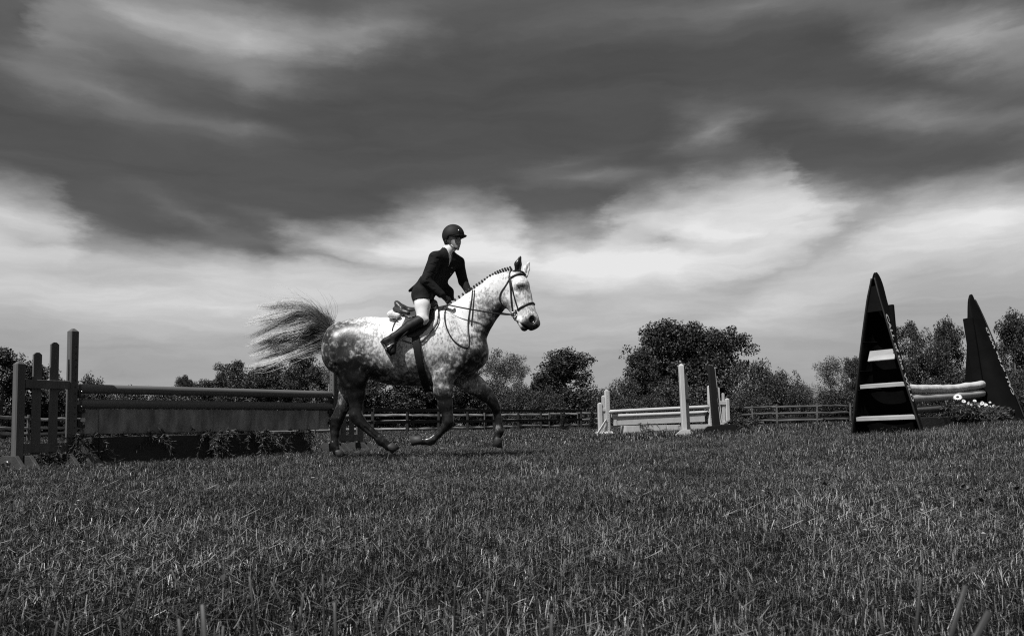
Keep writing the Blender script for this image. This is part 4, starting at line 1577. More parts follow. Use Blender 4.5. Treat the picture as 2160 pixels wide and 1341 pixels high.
def net(D, lo, h, relax=2):
    """surface nets: one quad surface at D = 0"""
    s = D < 0
    nx, ny, nz = D.shape
    c = np.zeros((nx - 1, ny - 1, nz - 1), np.int8)
    for dx in (0, 1):
        for dy in (0, 1):
            for dz in (0, 1):
                c += s[dx:nx - 1 + dx, dy:ny - 1 + dy, dz:nz - 1 + dz]
    act = (c > 0) & (c < 8)
    ii = np.argwhere(act)
    idx = np.full(act.shape, -1, np.int64)
    idx[act] = np.arange(len(ii))
    S = np.zeros((len(ii), 3))
    N = np.zeros(len(ii))
    corners = [(dx, dy, dz) for dx in (0, 1) for dy in (0, 1) for dz in (0, 1)]
    val = {q: D[ii[:, 0] + q[0], ii[:, 1] + q[1], ii[:, 2] + q[2]] for q in corners}
    for q in corners:
        for ax in range(3):
            if q[ax] == 0:
                p = list(q); p[ax] = 1; p = tuple(p)
                a, b = val[q], val[p]
                m = (a < 0) != (b < 0)
                t = np.where(m, a / np.where(m, a - b, 1), 0)
                pos = np.tile(np.array(q, float), (len(ii), 1))
                pos[:, ax] += t
                S += pos * m[:, None]
                N += m
    V = lo + h * (ii + S / N[:, None])
    Q = []
    for ax in range(3):
        o1, o2 = [(1, 2), (2, 0), (0, 1)][ax]
        sl0 = [slice(1, -1)] * 3; sl1 = [slice(1, -1)] * 3
        sl0[ax] = slice(0, -1); sl1[ax] = slice(1, None)
        a, b = s[tuple(sl0)], s[tuple(sl1)]
        e = np.argwhere(a != b)
        fl = a[tuple(e.T)]
        base = e.copy()
        for o in (o1, o2):
            base[:, o] += 1
        def cell(d1, d2):
            q = base.copy(); q[:, o1] -= d1; q[:, o2] -= d2
            return idx[tuple(q.T)]
        q = np.stack([cell(0, 0), cell(1, 0), cell(1, 1), cell(0, 1)], -1)
        q = np.where(fl[:, None], q, q[:, ::-1])
        Q.append(q)
    Q = np.vstack(Q)
    Q = Q[(Q >= 0).all(1)]
    for _ in range(relax):                       # light smoothing of the stair steps
        acc_ = np.zeros_like(V); cnt = np.zeros(len(V))
        for k in range(4):
            i, j = Q[:, k], Q[:, (k + 1) % 4]
            np.add.at(acc_, i, V[j]); np.add.at(cnt, i, 1)
            np.add.at(acc_, j, V[i]); np.add.at(cnt, j, 1)
        V = V * .5 + .5 * acc_ / np.maximum(cnt, 1)[:, None]
    return V, Q


# ------------------------------------------------------------------ the horse, in its own frame: x forward, z up, y away
S_ = 176.6
HY = 9.5
H0 = at(915, 955, HY)
HM = Matrix(((math.cos(ROLL), 0, math.sin(ROLL), H0.x), (0, 1, 0, H0.y), (-math.sin(ROLL), 0, math.cos(ROLL), H0.z), (0, 0, 0, 1)))


def H(px, py, y=0.0):
    return np.array([(px - 915.0) / S_, y, (955.0 - py) / S_])


def pz(v):
    return v / S_


hf = Field((-1.42, -.52, -.05), (1.36, .52, 2.40), 0.0095)
# trunk
tr = [(742, 733, 60, .78), (765, 733, 62, .80), (790, 735, 64, .82), (830, 741, 70, .78), (870, 741, 72, .76), (905, 738, 74, .70), (940, 731, 72, .60), (966, 737, 60, .64)]
hf.chain([H(a, b) for a, b, _, _ in tr], [pz(c) for _, _, c, _ in tr], .05, [d for *_, d in tr])
hf.ell(H(712, 728), (pz(32), .24, pz(44)), .06)                 # croup and buttock
hf.ell(H(708, 748), (pz(26), .22, pz(34)), .05)
hf.cone(H(900, 672), H(948, 655), pz(18), pz(15), .08, .55)     # withers
# neck
nk = [(975, 700, 52, .55), (990, 673, 47, .48), (1008, 653, 41, .44), (1029, 633, 36.5, .42), (1050, 612, 33, .42), (1068, 602, 30, .45)]
hf.chain([H(a, b) for a, b, _, _ in nk], [pz(c) for _, _, c, _ in nk], .04, [d for *_, d in nk])
hf.ell(H(1003, 745), (pz(25), .17, pz(30)), .06)                # breast
hf.cone(H(1000, 735, -.09), H(985, 775, -.10), pz(20), pz(16), .04)
hf.cone(H(1000, 735, .09), H(985, 775, .10), pz(20), pz(16), .04)
# shoulders and thighs
for s in (-1, 1):
    hf.cone(H(938, 675, s * .13), H(988, 742, s * .155), pz(17), pz(22), .07, .8)
    hf.cone(H(985, 750, s * .155), H(936, 790, s * .16), pz(24), pz(25), .05, .75)
    hf.ell(H(722, 745, s * .14), (pz(38), .16, pz(46)), .06)
    hf.cone(H(740, 712, s * .12), H(775, 770, s * .165), pz(22), pz(20), .08, .7)
hy = -.055                                                      # head turned a touch to the camera
# head
hd = [(1089, 582, 15, .95), (1096, 602, 19.5, .86), (1101, 626, 19.5, .72), (1109, 652, 17.5, .68), (1118, 674, 16.5, .72), (1121, 682, 15.5, .74)]
hyv = [-.01, -.025, -.04, -.06, -.075, -.08]
hf.chain([H(a, b, y) for (a, b, _, _), y in zip(hd, hyv)], [pz(c) for _, _, c, _ in hd], .02, [d for *_, d in hd])
hf.cone(H(1074, 612, -.02), H(1073, 630, -.025), pz(18), pz(19), .03, .62)    # jowl
hf.cone(H(1076, 636, -.03), H(1098, 676, -.06), pz(15), pz(9), .03, .58)      # jaw
hf.cone(H(1098, 678, -.065), H(1105, 692, -.075), pz(9), pz(8.5), .02, .9)    # chin
hf.cone(H(1118, 690, -.08), H(1129, 684, -.082), pz(9), pz(9.5), .02, 1.1)    # lips
hf.cone(H(1101, 687, -.13), H(1114, 697, -.13), pz(1.8), pz(2.4), .010, 5.0, sub=True)   # mouth slit
hf.cone(H(1093, 681, -.13), H(1101, 687, -.13), pz(1.0), pz(1.8), .008, 5.0, sub=True)
hf.ell(H(1122, 677, -.135), (pz(6.5), .034, pz(8)), .010, sub=True)             # nostril
hf.ell(H(1122, 677, -.025), (pz(6), .022, pz(8)), .012, sub=True)
for s, yy in ((-1, -.127), (1, .072)):
    hf.ell(H(1096, 602, yy * .93), (pz(9), .020, pz(5)), .02)                 # brow
    hf.cone(H(1089, 622, yy * .9), H(1106, 640, yy * .8), pz(3), pz(2), .025)  # cheek bone
    hf.ell(H(1094, 610, yy * 1.02), (pz(5.5), .016, pz(4)), .012, sub=True)
# ears: hollow leaf cups
for bx, by, tx, ty, y0, y1 in ((1091, 575, 1097, 541, -.075, -.10), (1107, 578, 1116, 547, .05, .075)):
    A, B = H(bx, by, y0), H(tx, ty, y1)
    Mid = A * .5 + B * .5 + np.array([-.012, 0, 0])
    hf.cone(A, Mid, pz(6.5), pz(8.2), .014, .6)
    hf.cone(Mid, B * .8 + Mid * .2, pz(8.2), pz(3.2), .010, .55)
    hf.cone(B * .8 + Mid * .2, B, pz(3.2), pz(1.0), .010, .55)
    hf.cone(A * .85 + B * .15 + np.array([.012, -.028, 0]), A * .25 + B * .75 + np.array([.006, -.022, 0]), pz(3.6), pz(1.5), .008, sub=True)

HOOF = []


def leg(pts, rad, k=.018, s=.85):
    hf.chain([H(*p) for p in pts], [pz(q) for q in rad], k, s)


# near fore, folded
leg([(936, 800, -.155), (936, 826, -.155), (941, 855, -.15), (946, 878, -.15)], [23, 19, 14, 11.5], .03, .72)
leg([(946, 878, -.15), (947, 891, -.15), (941, 901, -.15)], [11.5, 12, 9.5], .012)
leg([(941, 901, -.15), (927, 916, -.15), (914, 927, -.15)], [8.6, 7.4, 8.2], .012)
leg([(914, 927, -.15), (909, 930, -.15)], [9.6, 9.4], .01)
leg([(909, 930, -.15), (895, 930, -.15)], [7.6, 8.2], .012)
HOOF.append(((892, 929, -.15), (872, 935, -.15), 'bent near forehoof'))
# far fore, reaching
leg([(975, 792, .15), (1000, 812, .15), (1022, 830, .15), (1038, 848, .15)], [27, 21, 16, 11.5], .03, .72)
leg([(1038, 848, .15), (1045, 862, .15)], [11.5, 10.5], .012)
leg([(1045, 862, .15), (1049, 880, .15), (1051, 900, .15)], [9.4, 8.0, 8.4], .012)
leg([(1051, 900, .15), (1052, 910, .15)], [9.8, 10.2], .01)
leg([(1052, 910, .15), (1047, 924, .15)], [8.0, 8.6], .012)
HOOF.append(((1047, 925, .15), (1043, 943, .15), 'far forehoof'))
# near hind, swinging forward
leg([(742, 765, -.16), (752, 800, -.16), (756, 830, -.15), (756, 858, -.145)], [38, 27, 18, 13.5], .04, .72)
leg([(752, 800, -.16), (764, 786, -.16)], [24, 16], .04, .7)
leg([(756, 858, -.145), (755, 876, -.145), (764, 889, -.145)], [13.5, 13.5, 12.5], .014, .75)
leg([(747, 878, -.145), (752, 884, -.145)], [6, 8], .012, .7)
leg([(764, 889, -.145), (786, 909, -.145), (806, 925, -.145)], [11.5, 9.2, 9.0], .012, .8)
leg([(806, 925, -.145), (812, 931, -.145)], [10.2, 10.0], .01)
leg([(812, 931, -.145), (824, 941, -.145)], [8.4, 9.2], .012)
HOOF.append(((825, 940, -.145), (835, 953, -.145), 'near hind hoof'))
# far hind, planted behind
leg([(735, 770, .14), (732, 805, .14), (727, 838, .13), (717, 862, .12)], [34, 24, 17, 13.5], .04, .72)
leg([(717, 862, .12), (708, 883, .12), (705, 896, .12)], [13.5, 13.5, 11.5], .014, .75)
leg([(699, 882, .12), (702, 894, .12)], [6.5, 7], .012, .7)
leg([(705, 896, .12), (703, 915, .12), (702, 934, .12)], [10, 8.6, 8.4], .012, .8)
leg([(702, 934, .12), (702, 941, .12)], [9.8, 9.8], .01)
leg([(702, 941, .12), (707, 953, .12)], [8, 8.8], .012)
HOOF.append(((708, 952, .12), (712, 966, .12), 'far hind hoof'))
# tendon grooves and joint points
for p, q, s2 in (((930, 908, -.15), (918, 920, -.15), -1), ((1045, 872, .15), (1047, 896, .15), -1), ((776, 902, -.145), (800, 923, -.145), -1), ((700, 900, .12), (699, 930, .12), -1)):
    a_, b_ = H(*p), H(*q)
    off_ = np.array([0, s2 * .043, 0])
    hf.cone(a_ + off_, b_ + off_, pz(2.0), pz(2.0), .014, sub=True)
for p in ((950, 884, -.185), (1041, 852, .115), (760, 872, -.18), (711, 880, .085)):
    hf.ell(H(*p), (pz(6), .018, pz(7)), .02)
for p in ((915, 934, -.15), (1046, 912, .15), (806, 936, -.145), (697, 941, .12)):
    hf.ell(H(*p), (pz(4), .022, pz(4)), .015)
hf.chain([H(742, 862, -.19), H(742, 884, -.185)], [pz(2), pz(2.5)], .02, sub=True)
for P3, w3 in ((((936, 815, -.265), (944, 850, -.235), (948, 872, -.215)), 2.2), (((985, 800, .03), (1012, 826, .045), (1030, 842, .07)), 2.2),
               (((745, 800, -.30), (752, 830, -.245), (752, 862, -.215)), 2.4), (((766, 812, -.285), (763, 845, -.232)), 1.8),
               (((730, 815, .02), (722, 845, .03), (712, 868, .045)), 2.0)):
    hf.chain([H(*q) for q in P3], [pz(w3)] * len(P3), .022, sub=True)
# tail dock
hf.chain([H(712, 706), H(697, 702), H(682, 694), H(668, 686)], [pz(9), pz(7.5), pz(6), pz(3.5)], .03)
# muscle grooves
for s in (-1, 1):
    hf.chain([H(776, 770, s * .33), H(772, 800, s * .29)], [pz(2.5), pz(5)], .05, sub=True)
    hf.chain([H(915, 690, s * .375), H(930, 760, s * .345), H(915, 800, s * .33)], [pz(2), pz(4), pz(3)], .06, sub=True)
    hf.chain([H(955, 668, s * .25), H(1005, 725, s * .235)], [pz(2), pz(4)], .06, sub=True)
    hf.chain([H(718, 775, s * .28), H(742, 812, s * .26)], [pz(2.5), pz(3)], .04, sub=True)
    hf.chain([H(1053, 600, s * .16), H(1040, 650, s * .15), H(1022, 690, s * .19)], [pz(2), pz(3), pz(3)], .05, sub=True)

HV, HQ = net(hf.D, hf.lo, hf.h)
hpx, hpy, hyy = HV[:, 0] * S_ + 915, 955 - HV[:, 2] * S_, HV[:, 1]


def gau(cx, cy, rx, ry):
    return np.exp(-((hpx - cx) / rx) ** 2 - ((hpy - cy) / ry) ** 2)


# coat: pale grey trunk, darker quarters, chest and points (the animal's own colouring; the belly partly shade)
dark = np.full(len(HV), .065)


def shade(v, amt):
    global dark
    dark = dark + (1 - dark) * np.clip(v, 0, 1) * amt


shade(gau(712, 735, 40, 48), .62)
shade(gau(735, 772, 42, 26), .80)
shade(gau(740, 705, 34, 26), .42)
shade(gau(760, 800, 45, 34), .80)
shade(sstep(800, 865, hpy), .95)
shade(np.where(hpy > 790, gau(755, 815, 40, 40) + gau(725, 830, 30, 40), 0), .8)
shade(gau(830, 815, 95, 38), .50)  # belly: dappled coat, plus underside shade put into the colour
shade(gau(800, 745, 40, 40), .10)
shade(gau(880, 780, 40, 26), .30)
shade(gau(1003, 765, 36, 42), .72)
shade(gau(1030, 700, 26, 42), .62)
shade(gau(965, 775, 32, 28), .52)
shade(gau(1052, 660, 16, 24), .75)
shade(gau(1123, 690, 19, 14), .88)
shade(gau(1121, 677, 6, 7), .9)
shade(gau(1108, 694, 12, 10), .80)
shade(gau(1098, 609, 11, 9), .50)
shade(gau(1110, 622, 9, 12), .22)
ear = (hpy < 574) & (hpx > 1080)
shade(np.where(ear & (hyy < 0), 1.0, 0), .80)
shade(gau(1015, 640, 30, 26), .16)
shade(np.exp(-((hpx - 700) / 14) ** 2 - ((hpy - 712) / 16) ** 2), .4)
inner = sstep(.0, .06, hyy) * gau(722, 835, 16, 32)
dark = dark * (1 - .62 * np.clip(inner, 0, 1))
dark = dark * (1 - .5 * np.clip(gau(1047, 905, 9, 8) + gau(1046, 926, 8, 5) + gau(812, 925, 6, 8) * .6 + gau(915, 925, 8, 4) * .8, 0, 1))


def coat_material():
    m = bpy.data.materials.new('dapple_coat')
    m.use_nodes = True
    n, l = m.node_tree.nodes, m.node_tree.links
    b = n['Principled BSDF']
    b.inputs['Roughness'].default_value = .40
    b.inputs['Specular IOR Level'].default_value = .5
    a = n.new('ShaderNodeAttribute'); a.attribute_name = 'dark'
    t = n.new('ShaderNodeTexCoord')

    def M2(op, x, y, z=None, cl=False):
        q = n.new('ShaderNodeMath'); q.operation = op; q.use_clamp = cl
        for i, v in enumerate((x, y, z)):
            if v is None:
                continue
            if isinstance(v, (int, float)):
                q.inputs[i].default_value = v
            else:
                l.new(v, q.inputs[i])
        return q.outputs[0]
    # dapples: pale spots in a darker net
    nw = n.new('ShaderNodeTexNoise'); nw.inputs['Scale'].default_value = 9; nw.inputs['Detail'].default_value = 3
    l.new(t.outputs['Object'], nw.inputs['Vector'])
    mx = n.new('ShaderNodeMixRGB'); mx.inputs[0].default_value = .16
    l.new(t.outputs['Object'], mx.inputs[1]); l.new(nw.outputs['Color'], mx.inputs[2])
    vo = n.new('ShaderNodeTexVoronoi'); vo.inputs['Scale'].default_value = 19; vo.feature = 'SMOOTH_F1'
    l.new(mx.outputs[0], vo.inputs['Vector'])
    spot = n.new('ShaderNodeMapRange'); spot.inputs[1].default_value = .12; spot.inputs[2].default_value = .50
    spot.inputs[3].default_value = 1; spot.inputs[4].default_value = 0
    l.new(vo.outputs['Distance'], spot.inputs[0])
    # flecks along the hair
    mp = n.new('ShaderNodeMapping'); mp.inputs['Scale'].default_value = (1, 1, .55); mp.inputs['Rotation'].default_value = (0, R(35), 0)
    l.new(t.outputs['Object'], mp.inputs[0])
    nf = n.new('ShaderNodeTexNoise'); nf.inputs['Scale'].default_value = 48; nf.inputs['Detail'].default_value = 6; nf.inputs['Roughness'].default_value = .65
    l.new(mp.outputs[0], nf.inputs['Vector'])
    nb = n.new('ShaderNodeTexNoise'); nb.inputs['Scale'].default_value = 5; nb.inputs['Detail'].default_value = 4
    l.new(t.outputs['Object'], nb.inputs['Vector'])
    d = a.outputs['Fac']
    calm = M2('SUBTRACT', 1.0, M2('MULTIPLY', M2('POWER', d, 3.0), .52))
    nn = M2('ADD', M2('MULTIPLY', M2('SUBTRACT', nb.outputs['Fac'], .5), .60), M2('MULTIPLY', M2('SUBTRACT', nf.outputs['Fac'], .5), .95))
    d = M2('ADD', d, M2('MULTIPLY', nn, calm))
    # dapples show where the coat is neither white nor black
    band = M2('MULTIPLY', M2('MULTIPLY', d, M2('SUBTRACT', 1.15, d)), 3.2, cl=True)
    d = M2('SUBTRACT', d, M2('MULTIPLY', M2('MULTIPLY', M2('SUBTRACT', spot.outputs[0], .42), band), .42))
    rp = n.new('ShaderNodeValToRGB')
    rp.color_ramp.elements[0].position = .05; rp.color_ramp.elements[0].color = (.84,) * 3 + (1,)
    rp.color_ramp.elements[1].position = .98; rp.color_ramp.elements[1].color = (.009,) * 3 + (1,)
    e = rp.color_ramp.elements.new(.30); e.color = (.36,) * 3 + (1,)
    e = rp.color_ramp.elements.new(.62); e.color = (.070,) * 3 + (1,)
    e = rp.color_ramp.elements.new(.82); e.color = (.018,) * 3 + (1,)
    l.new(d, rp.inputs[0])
    rr_ = n.new('ShaderNodeMapRange'); rr_.inputs[3].default_value = .52; rr_.inputs[4].default_value = .27
    l.new(a.outputs['Fac'], rr_.inputs[0]); l.new(rr_.outputs[0], b.inputs['Roughness'])
    l.new(rp.outputs[0], b.inputs['Base Color'])
    bp = n.new('ShaderNodeBump'); bp.inputs['Strength'].default_value = .12; bp.inputs['Distance'].default_value = .01
    l.new(nf.outputs['Fac'], bp.inputs['Height']); l.new(bp.outputs[0], b.inputs['Normal'])
    return m


M_COAT = coat_material()
horse = thing('horse', 'dapple grey horse cantering to the right under the rider', 'horse', HM)
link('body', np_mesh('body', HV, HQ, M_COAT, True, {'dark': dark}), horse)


def surf_y(px, py, near=True, extra=0.0, D=None):
    """lateral position of the skin at a profile point"""
    x, _, z = H(px, py)
    ys = np.linspace(-.5, .0, 160) if near else np.linspace(.5, 0, 160)
    d = hf.sample(np.stack([np.full(160, x), ys, np.full(160, z)], -1))
    i = np.argmax(d < extra)
    return ys[i] if (d < extra).any() else (-.02 if near else .02)


# hooves
M_HOOF = mat('hoof_horn', .045, .55, .4, 30, .2, 60, stretch=(.3, 1, 2))
for (ax_, ay, yl), (bx, by, _), lab in HOOF:
    a, b = H(ax_, ay, yl), H(bx, by, yl)
    d = b - a
    L_ = np.linalg.norm(d); d /= L_
    if 'bent' in lab:
        fwd = np.array([d[2], 0, -d[0]])
    else:
        fwd = np.array([1.0, 0, 0]) - d * d[0]
        fwd /= np.linalg.norm(fwd)
        if fwd[0] < 0:
            fwd = -fwd
    side = np.cross(d, fwd)
    V, F = [], []
    for i, (u, rr, sh) in enumerate(((-.15, .046, 0), (0.0, .052, .004), (.06, .054, .006), (1.0, .066, .024), (1.0, .058, .022))):
        for k in range(16):
            th = 2 * math.pi * k / 16
            q = math.cos(th)
            V.append(tuple(a + d * L_ * u + fwd * (sh + rr * (q * (1.05 if q > 0 else .80))) + side * rr * .92 * math.sin(th)))
    for i in range(4):
        for k in range(16):
            F.append((i * 16 + k, i * 16 + (k + 1) % 16, (i + 1) * 16 + (k + 1) % 16, (i + 1) * 16 + k))
    F.append(tuple(range(64, 80)))
    F.append(tuple(range(15, -1, -1)))
    me = bpy.data.meshes.new('hoof'); me.from_pydata(V, [], F)
    bmq = bmesh.new(); bmq.from_mesh(me); bmesh.ops.recalc_face_normals(bmq, faces=bmq.faces); bmq.to_mesh(me); bmq.free()
    me.materials.append(M_HOOF)
    me.polygons.foreach_set('use_smooth', np.full(len(me.polygons), True))
    link('hoof', me, horse)
# eyes
M_EYE = mat('eye', .008, .08, .1, 10, spec=.8)
for near in (True, False):
    y = surf_y(1094, 609, near)
    bm = bmesh.new()
    bmesh.ops.create_uvsphere(bm, u_segments=14, v_segments=10, radius=.021)
    link('eye', bm_mesh('eye', bm, M_EYE, True), horse, Matrix.Translation(H(1094, 609.5, y + (.012 if near else -.012))) @ Matrix.Diagonal((1.15, .8, .8, 1)))
# braided mane
M_BRAID = mat('braid', .03, .7, .3, 40)
cr_ = spline([H(951, 641), H(980, 621), H(1000, 607.5), H(1020, 594), H(1040, 581), H(1058, 572), H(1077, 566.5)], 22)
for i, p in enumerate(cr_):
    bm = bmesh.new()
    bmesh.ops.create_icosphere(bm, subdivisions=2, radius=.016)
    for v in bm.verts:
        v.co.x *= 1.0 - .32 * math.exp(-(v.co.z / .004) ** 2)
        v.co.z *= 1.75
    link('mane_braid', bm_mesh('mane_braid', bm, M_BRAID, True), horse, Matrix.Translation(Vector(p) + Vector((-.006, -.010 + .008 * math.sin(i * 2.3), .014))) @ Matrix.Rotation(R(-30), 4, 'Y'))
    if i == 0:
        braid_me = horse.children[-1].data
# forelock knot
tube_obj('forelock', [H(1095, 571, -.02), H(1102, 574, -.03), H(1109, 580, -.035)], [.014, .016, .008], M_BRAID, horse, 7)


# tail of blowing hair
def tail():
    r = np.random.default_rng(77)
    m = mat('tail_hair', .3, .5, .12, 20, attr='tone', spec=.5)
    up = np.array([H(*p)[[0, 2]] for p in ((700, 705), (676, 672), (645, 650), (600, 645), (560, 648), (522, 652))])
    mu = np.array([H(*p)[[0, 2]] for p in ((698, 708), (664, 678), (634, 668), (602, 684), (560, 697), (516, 705))])
    md = np.array([H(*p)[[0, 2]] for p in ((698, 711), (668, 700), (645, 712), (612, 720), (570, 728), (520, 738))])
    lo_ = np.array([H(*p)[[0, 2]] for p in ((693, 716), (680, 731), (645, 737), (600, 745), (560, 756), (526, 770))])
    sets = np.stack([up, mu, md, lo_])
    Vs, Fs, Ts, off = [], [], [], 0

    def strand(pts, rad, tones):
        nonlocal off
        n = len(pts)
        V, F = tube_np(pts, rad, 3, False)
        Vs.append(V); Fs.append(F + off); off += len(V)
        Ts.append(np.repeat(tones, 3))
    locks = [(r.uniform(0, 1), r.normal(0, .055), r.normal(0, .085, 2), r.normal(0, .055), r.uniform(3.5, 7), r.uniform(0, 6), r.uniform(.45, 1.0), r.uniform(.12, .85)) for _ in range(40)]
    for k in range(4600):
        lk = locks[r.integers(len(locks))]
        loose = r.uniform() < .14
        v = np.clip(lk[0] + r.normal(0, .16 if loose else .014), -.12, 1.12) * 3
        i = max(0, min(2, int(v))); f = v - i
        c = sets[i] * (1 - f) + sets[i + 1] * f
        n = 16
        ln = lk[6] * r.uniform(.75, 1.05)
        P2 = spline(c, 40)[:max(6, int(40 * ln))]
        P2 = P2[np.linspace(0, len(P2) - 1, n).astype(int)]
        u = np.linspace(0, 1, n)
        wob = r.normal(0, .045 if loose else .012, 2)[None] * np.sin(u * r.uniform(3, 8) + r.uniform(0, 6))[:, None] * u[:, None] + lk[2][None] * (u[:, None] ** 2) * .7 + np.array([[.4, 1.0]]) * (lk[3] * np.sin(lk[4] * u + lk[5]) * u)[:, None]
        core = r.normal(0, .022, 2)[None] * (1 - u[:, None] * .72) + r.normal(0, .022 if loose else .006, 2)[None] * u[:, None]
        y = lk[1] * np.sin(u * 2.2) + r.normal(0, .018) * (1.0 - .6 * u) + .05 * np.sin(u * 3 + lk[0] * 5)
        pts = np.stack([P2[:, 0] + wob[:, 0] + core[:, 0], y, P2[:, 1] + wob[:, 1] + core[:, 1]], -1)
        root = .03 + .05 * r.uniform()
        tip = np.clip((.12 + lk[7]) * r.uniform(.7, 1.2), .14, .85)
        ton = root + (tip - root) * sstep(.20, .55, u * ln)
        strand(pts, np.linspace(.0024, .0006, n) * r.uniform(.6, 1.2), ton)
    # dense dark swirl of short hair round the dock
    for k in range(900):
        v = r.uniform(0, 1) * 3
        i = max(0, min(2, int(v))); f = v - i
        c = sets[i] * (1 - f) + sets[i + 1] * f
        P2 = spline(c, 40)[:int(r.uniform(9, 20))]
        P2 = P2[np.linspace(0, len(P2) - 1, 9).astype(int)]
        u = np.linspace(0, 1, 9)
        curl = r.normal(0, .05, 2)[None] * (u ** 2)[:, None] + r.normal(0, .016, 2)[None]
        y = r.normal(0, .035) * (.4 + u)
        strand(np.stack([P2[:, 0] + curl[:, 0], y, P2[:, 1] + curl[:, 1]], -1), np.linspace(.0030, .0008, 9), np.full(9, r.uniform(.02, .10)))
    # upright wisps off the dock
    for k in range(240):
        s0 = H(r.uniform(655, 702), r.uniform(676, 704), r.normal(0, .02))
        big = r.uniform() < .14
        L_ = r.uniform(.28, .46) if big else r.uniform(.06, .24)
        a = r.normal(1.65, .35)
        d = np.array([math.cos(a), 0, math.sin(a)])
        bend = np.array([-r.uniform(.05, .8) * L_, 0, 0])
        u = np.linspace(0, 1, 9)
        pts = s0 + d[None] * (L_ * u)[:, None] + bend[None] * (u ** 2.5)[:, None] + np.array([0, 1, 0]) * (r.normal(0, .05) * u)[:, None]
        strand(pts, np.linspace(.0030, .0008, 9) * (.55 if big else .8), np.full(9, r.uniform(.04, .14)))
    me = np_mesh('tail', np.vstack(Vs), np.vstack(Fs), m, True, {'tone': np.concatenate(Ts)})
    o = link('tail', me, horse)
    o['label'] = 'pale dark rooted tail hair blowing out behind'


tail()


# ------------------------------------------------------------------ tack, laid onto the horse's skin
def poly_sdf(poly, X, Z):
    """signed distance (negative inside) in the x-z plane"""
    P_ = [H(*p)[[0, 2]] for p in poly]
    d2 = np.full(np.broadcast(X, Z).shape, 1e9)
    ins = np.zeros(d2.shape, bool)
    n = len(P_)
    for i in range(n):
        a, b = P_[i], P_[(i + 1) % n]
        e = b - a
        t = np.clip(((X - a[0]) * e[0] + (Z - a[1]) * e[1]) / (e.dot(e) + 1e-12), 0, 1)
        d2 = np.minimum(d2, (X - a[0] - t * e[0]) ** 2 + (Z - a[1] - t * e[1]) ** 2)
        c = ((a[1] > Z) != (b[1] > Z))
        xi = a[0] + (Z - a[1]) / (b[1] - a[1] + 1e-12) * e[0]
        ins ^= c & (X < xi)
    d = np.sqrt(d2)
    return np.where(ins, -d, d)


def skin_patch(poly, inner, outer, half=None, trunk=None):
    X = hf.ax[0][:, None]
    Z = hf.ax[2][None, :]
    ps = poly_sdf(poly, X, Z)[:, None, :].astype(np.float32)
    D = trunk if trunk is not None else hf.D
    d = np.maximum(np.maximum(D - outer, inner - D), ps)
    if half is not None:
        yy = hf.ax[1][None, :, None]
        d = np.maximum(d, half - np.abs(yy))
    return d.astype(np.float32)


# distance to the trunk alone (legs left out) so that tack hugs the barrel
tf = Field((-1.42, -.52, -.05), (1.36, .52, 2.40), 0.0095)
tf.chain([H(a, b) for a, b, _, _ in tr], [pz(c) for _, _, c, _ in tr], .05, [d for *_, d in tr])
tf.cone(H(900, 672), H(948, 655), pz(18), pz(15), .08, .55)
for s in (-1, 1):
    tf.cone(H(938, 675, s * .13), H(988, 742, s * .155), pz(17), pz(22), .07, .8)
tf.D = np.minimum(tf.D, hf.D)
smooth_trunk = tf.D

M_FLEECE = mat('fleece', .72, .95, .12, 60, .5, 120, spec=.1)
M_LEATHER = mat('dark_leather', .016, .42, .35, 20, .1, 60, spec=.5)
M_LEATHER2 = mat('saddle_leather', .045, .38, .3, 12, .1, 60, spec=.5)
M_BAND = mat('girth_band', .012, .6, .2, 20)

pad = thing('saddle_pad', 'white fleece saddle pad on the horse under the saddle', 'saddle pad', HM)
pad_poly = [(820, 655), (835, 648), (872, 650), (900, 640), (922, 640), (927, 662), (925, 683), (914, 705), (894, 727), (887, 722), (876, 731), (854, 724), (848, 712), (848, 690), (838, 676), (821, 673)]
V, Q = net(skin_patch(pad_poly, .001, .026, None, smooth_trunk), hf.lo, hf.h, 3)
link('fleece', np_mesh('fleece', V, Q, M_FLEECE), pad)
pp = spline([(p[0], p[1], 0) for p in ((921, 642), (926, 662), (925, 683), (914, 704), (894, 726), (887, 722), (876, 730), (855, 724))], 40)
tube_obj('pad_edge_shadow', [H(q[0], q[1], surf_y(q[0], q[1], True, .026) - .002) for q in pp], .0065, M_LEATHER, pad, 6)  # dark tube added as the shadow line along the pad's edge
pf = Field(H(810, 680, -.30) - .02, H(850, 640, .30) + .02, .008)
for s in (-1, 1):
    pf.cone(H(827, 664, s * .03), H(827, 668, s * .19), pz(9), pz(7), .03)
    pf.cone(H(827, 664, s * .03), H(842, 668, s * .05), pz(9), pz(8), .03)
    pf.cone(H(827, 668, s * .19), H(842, 671, s * .21), pz(7), pz(6), .03)
V, Q = net(pf.D, pf.lo, pf.h)
link('rear_roll', np_mesh('rear_roll', V, Q, M_FLEECE), pad)

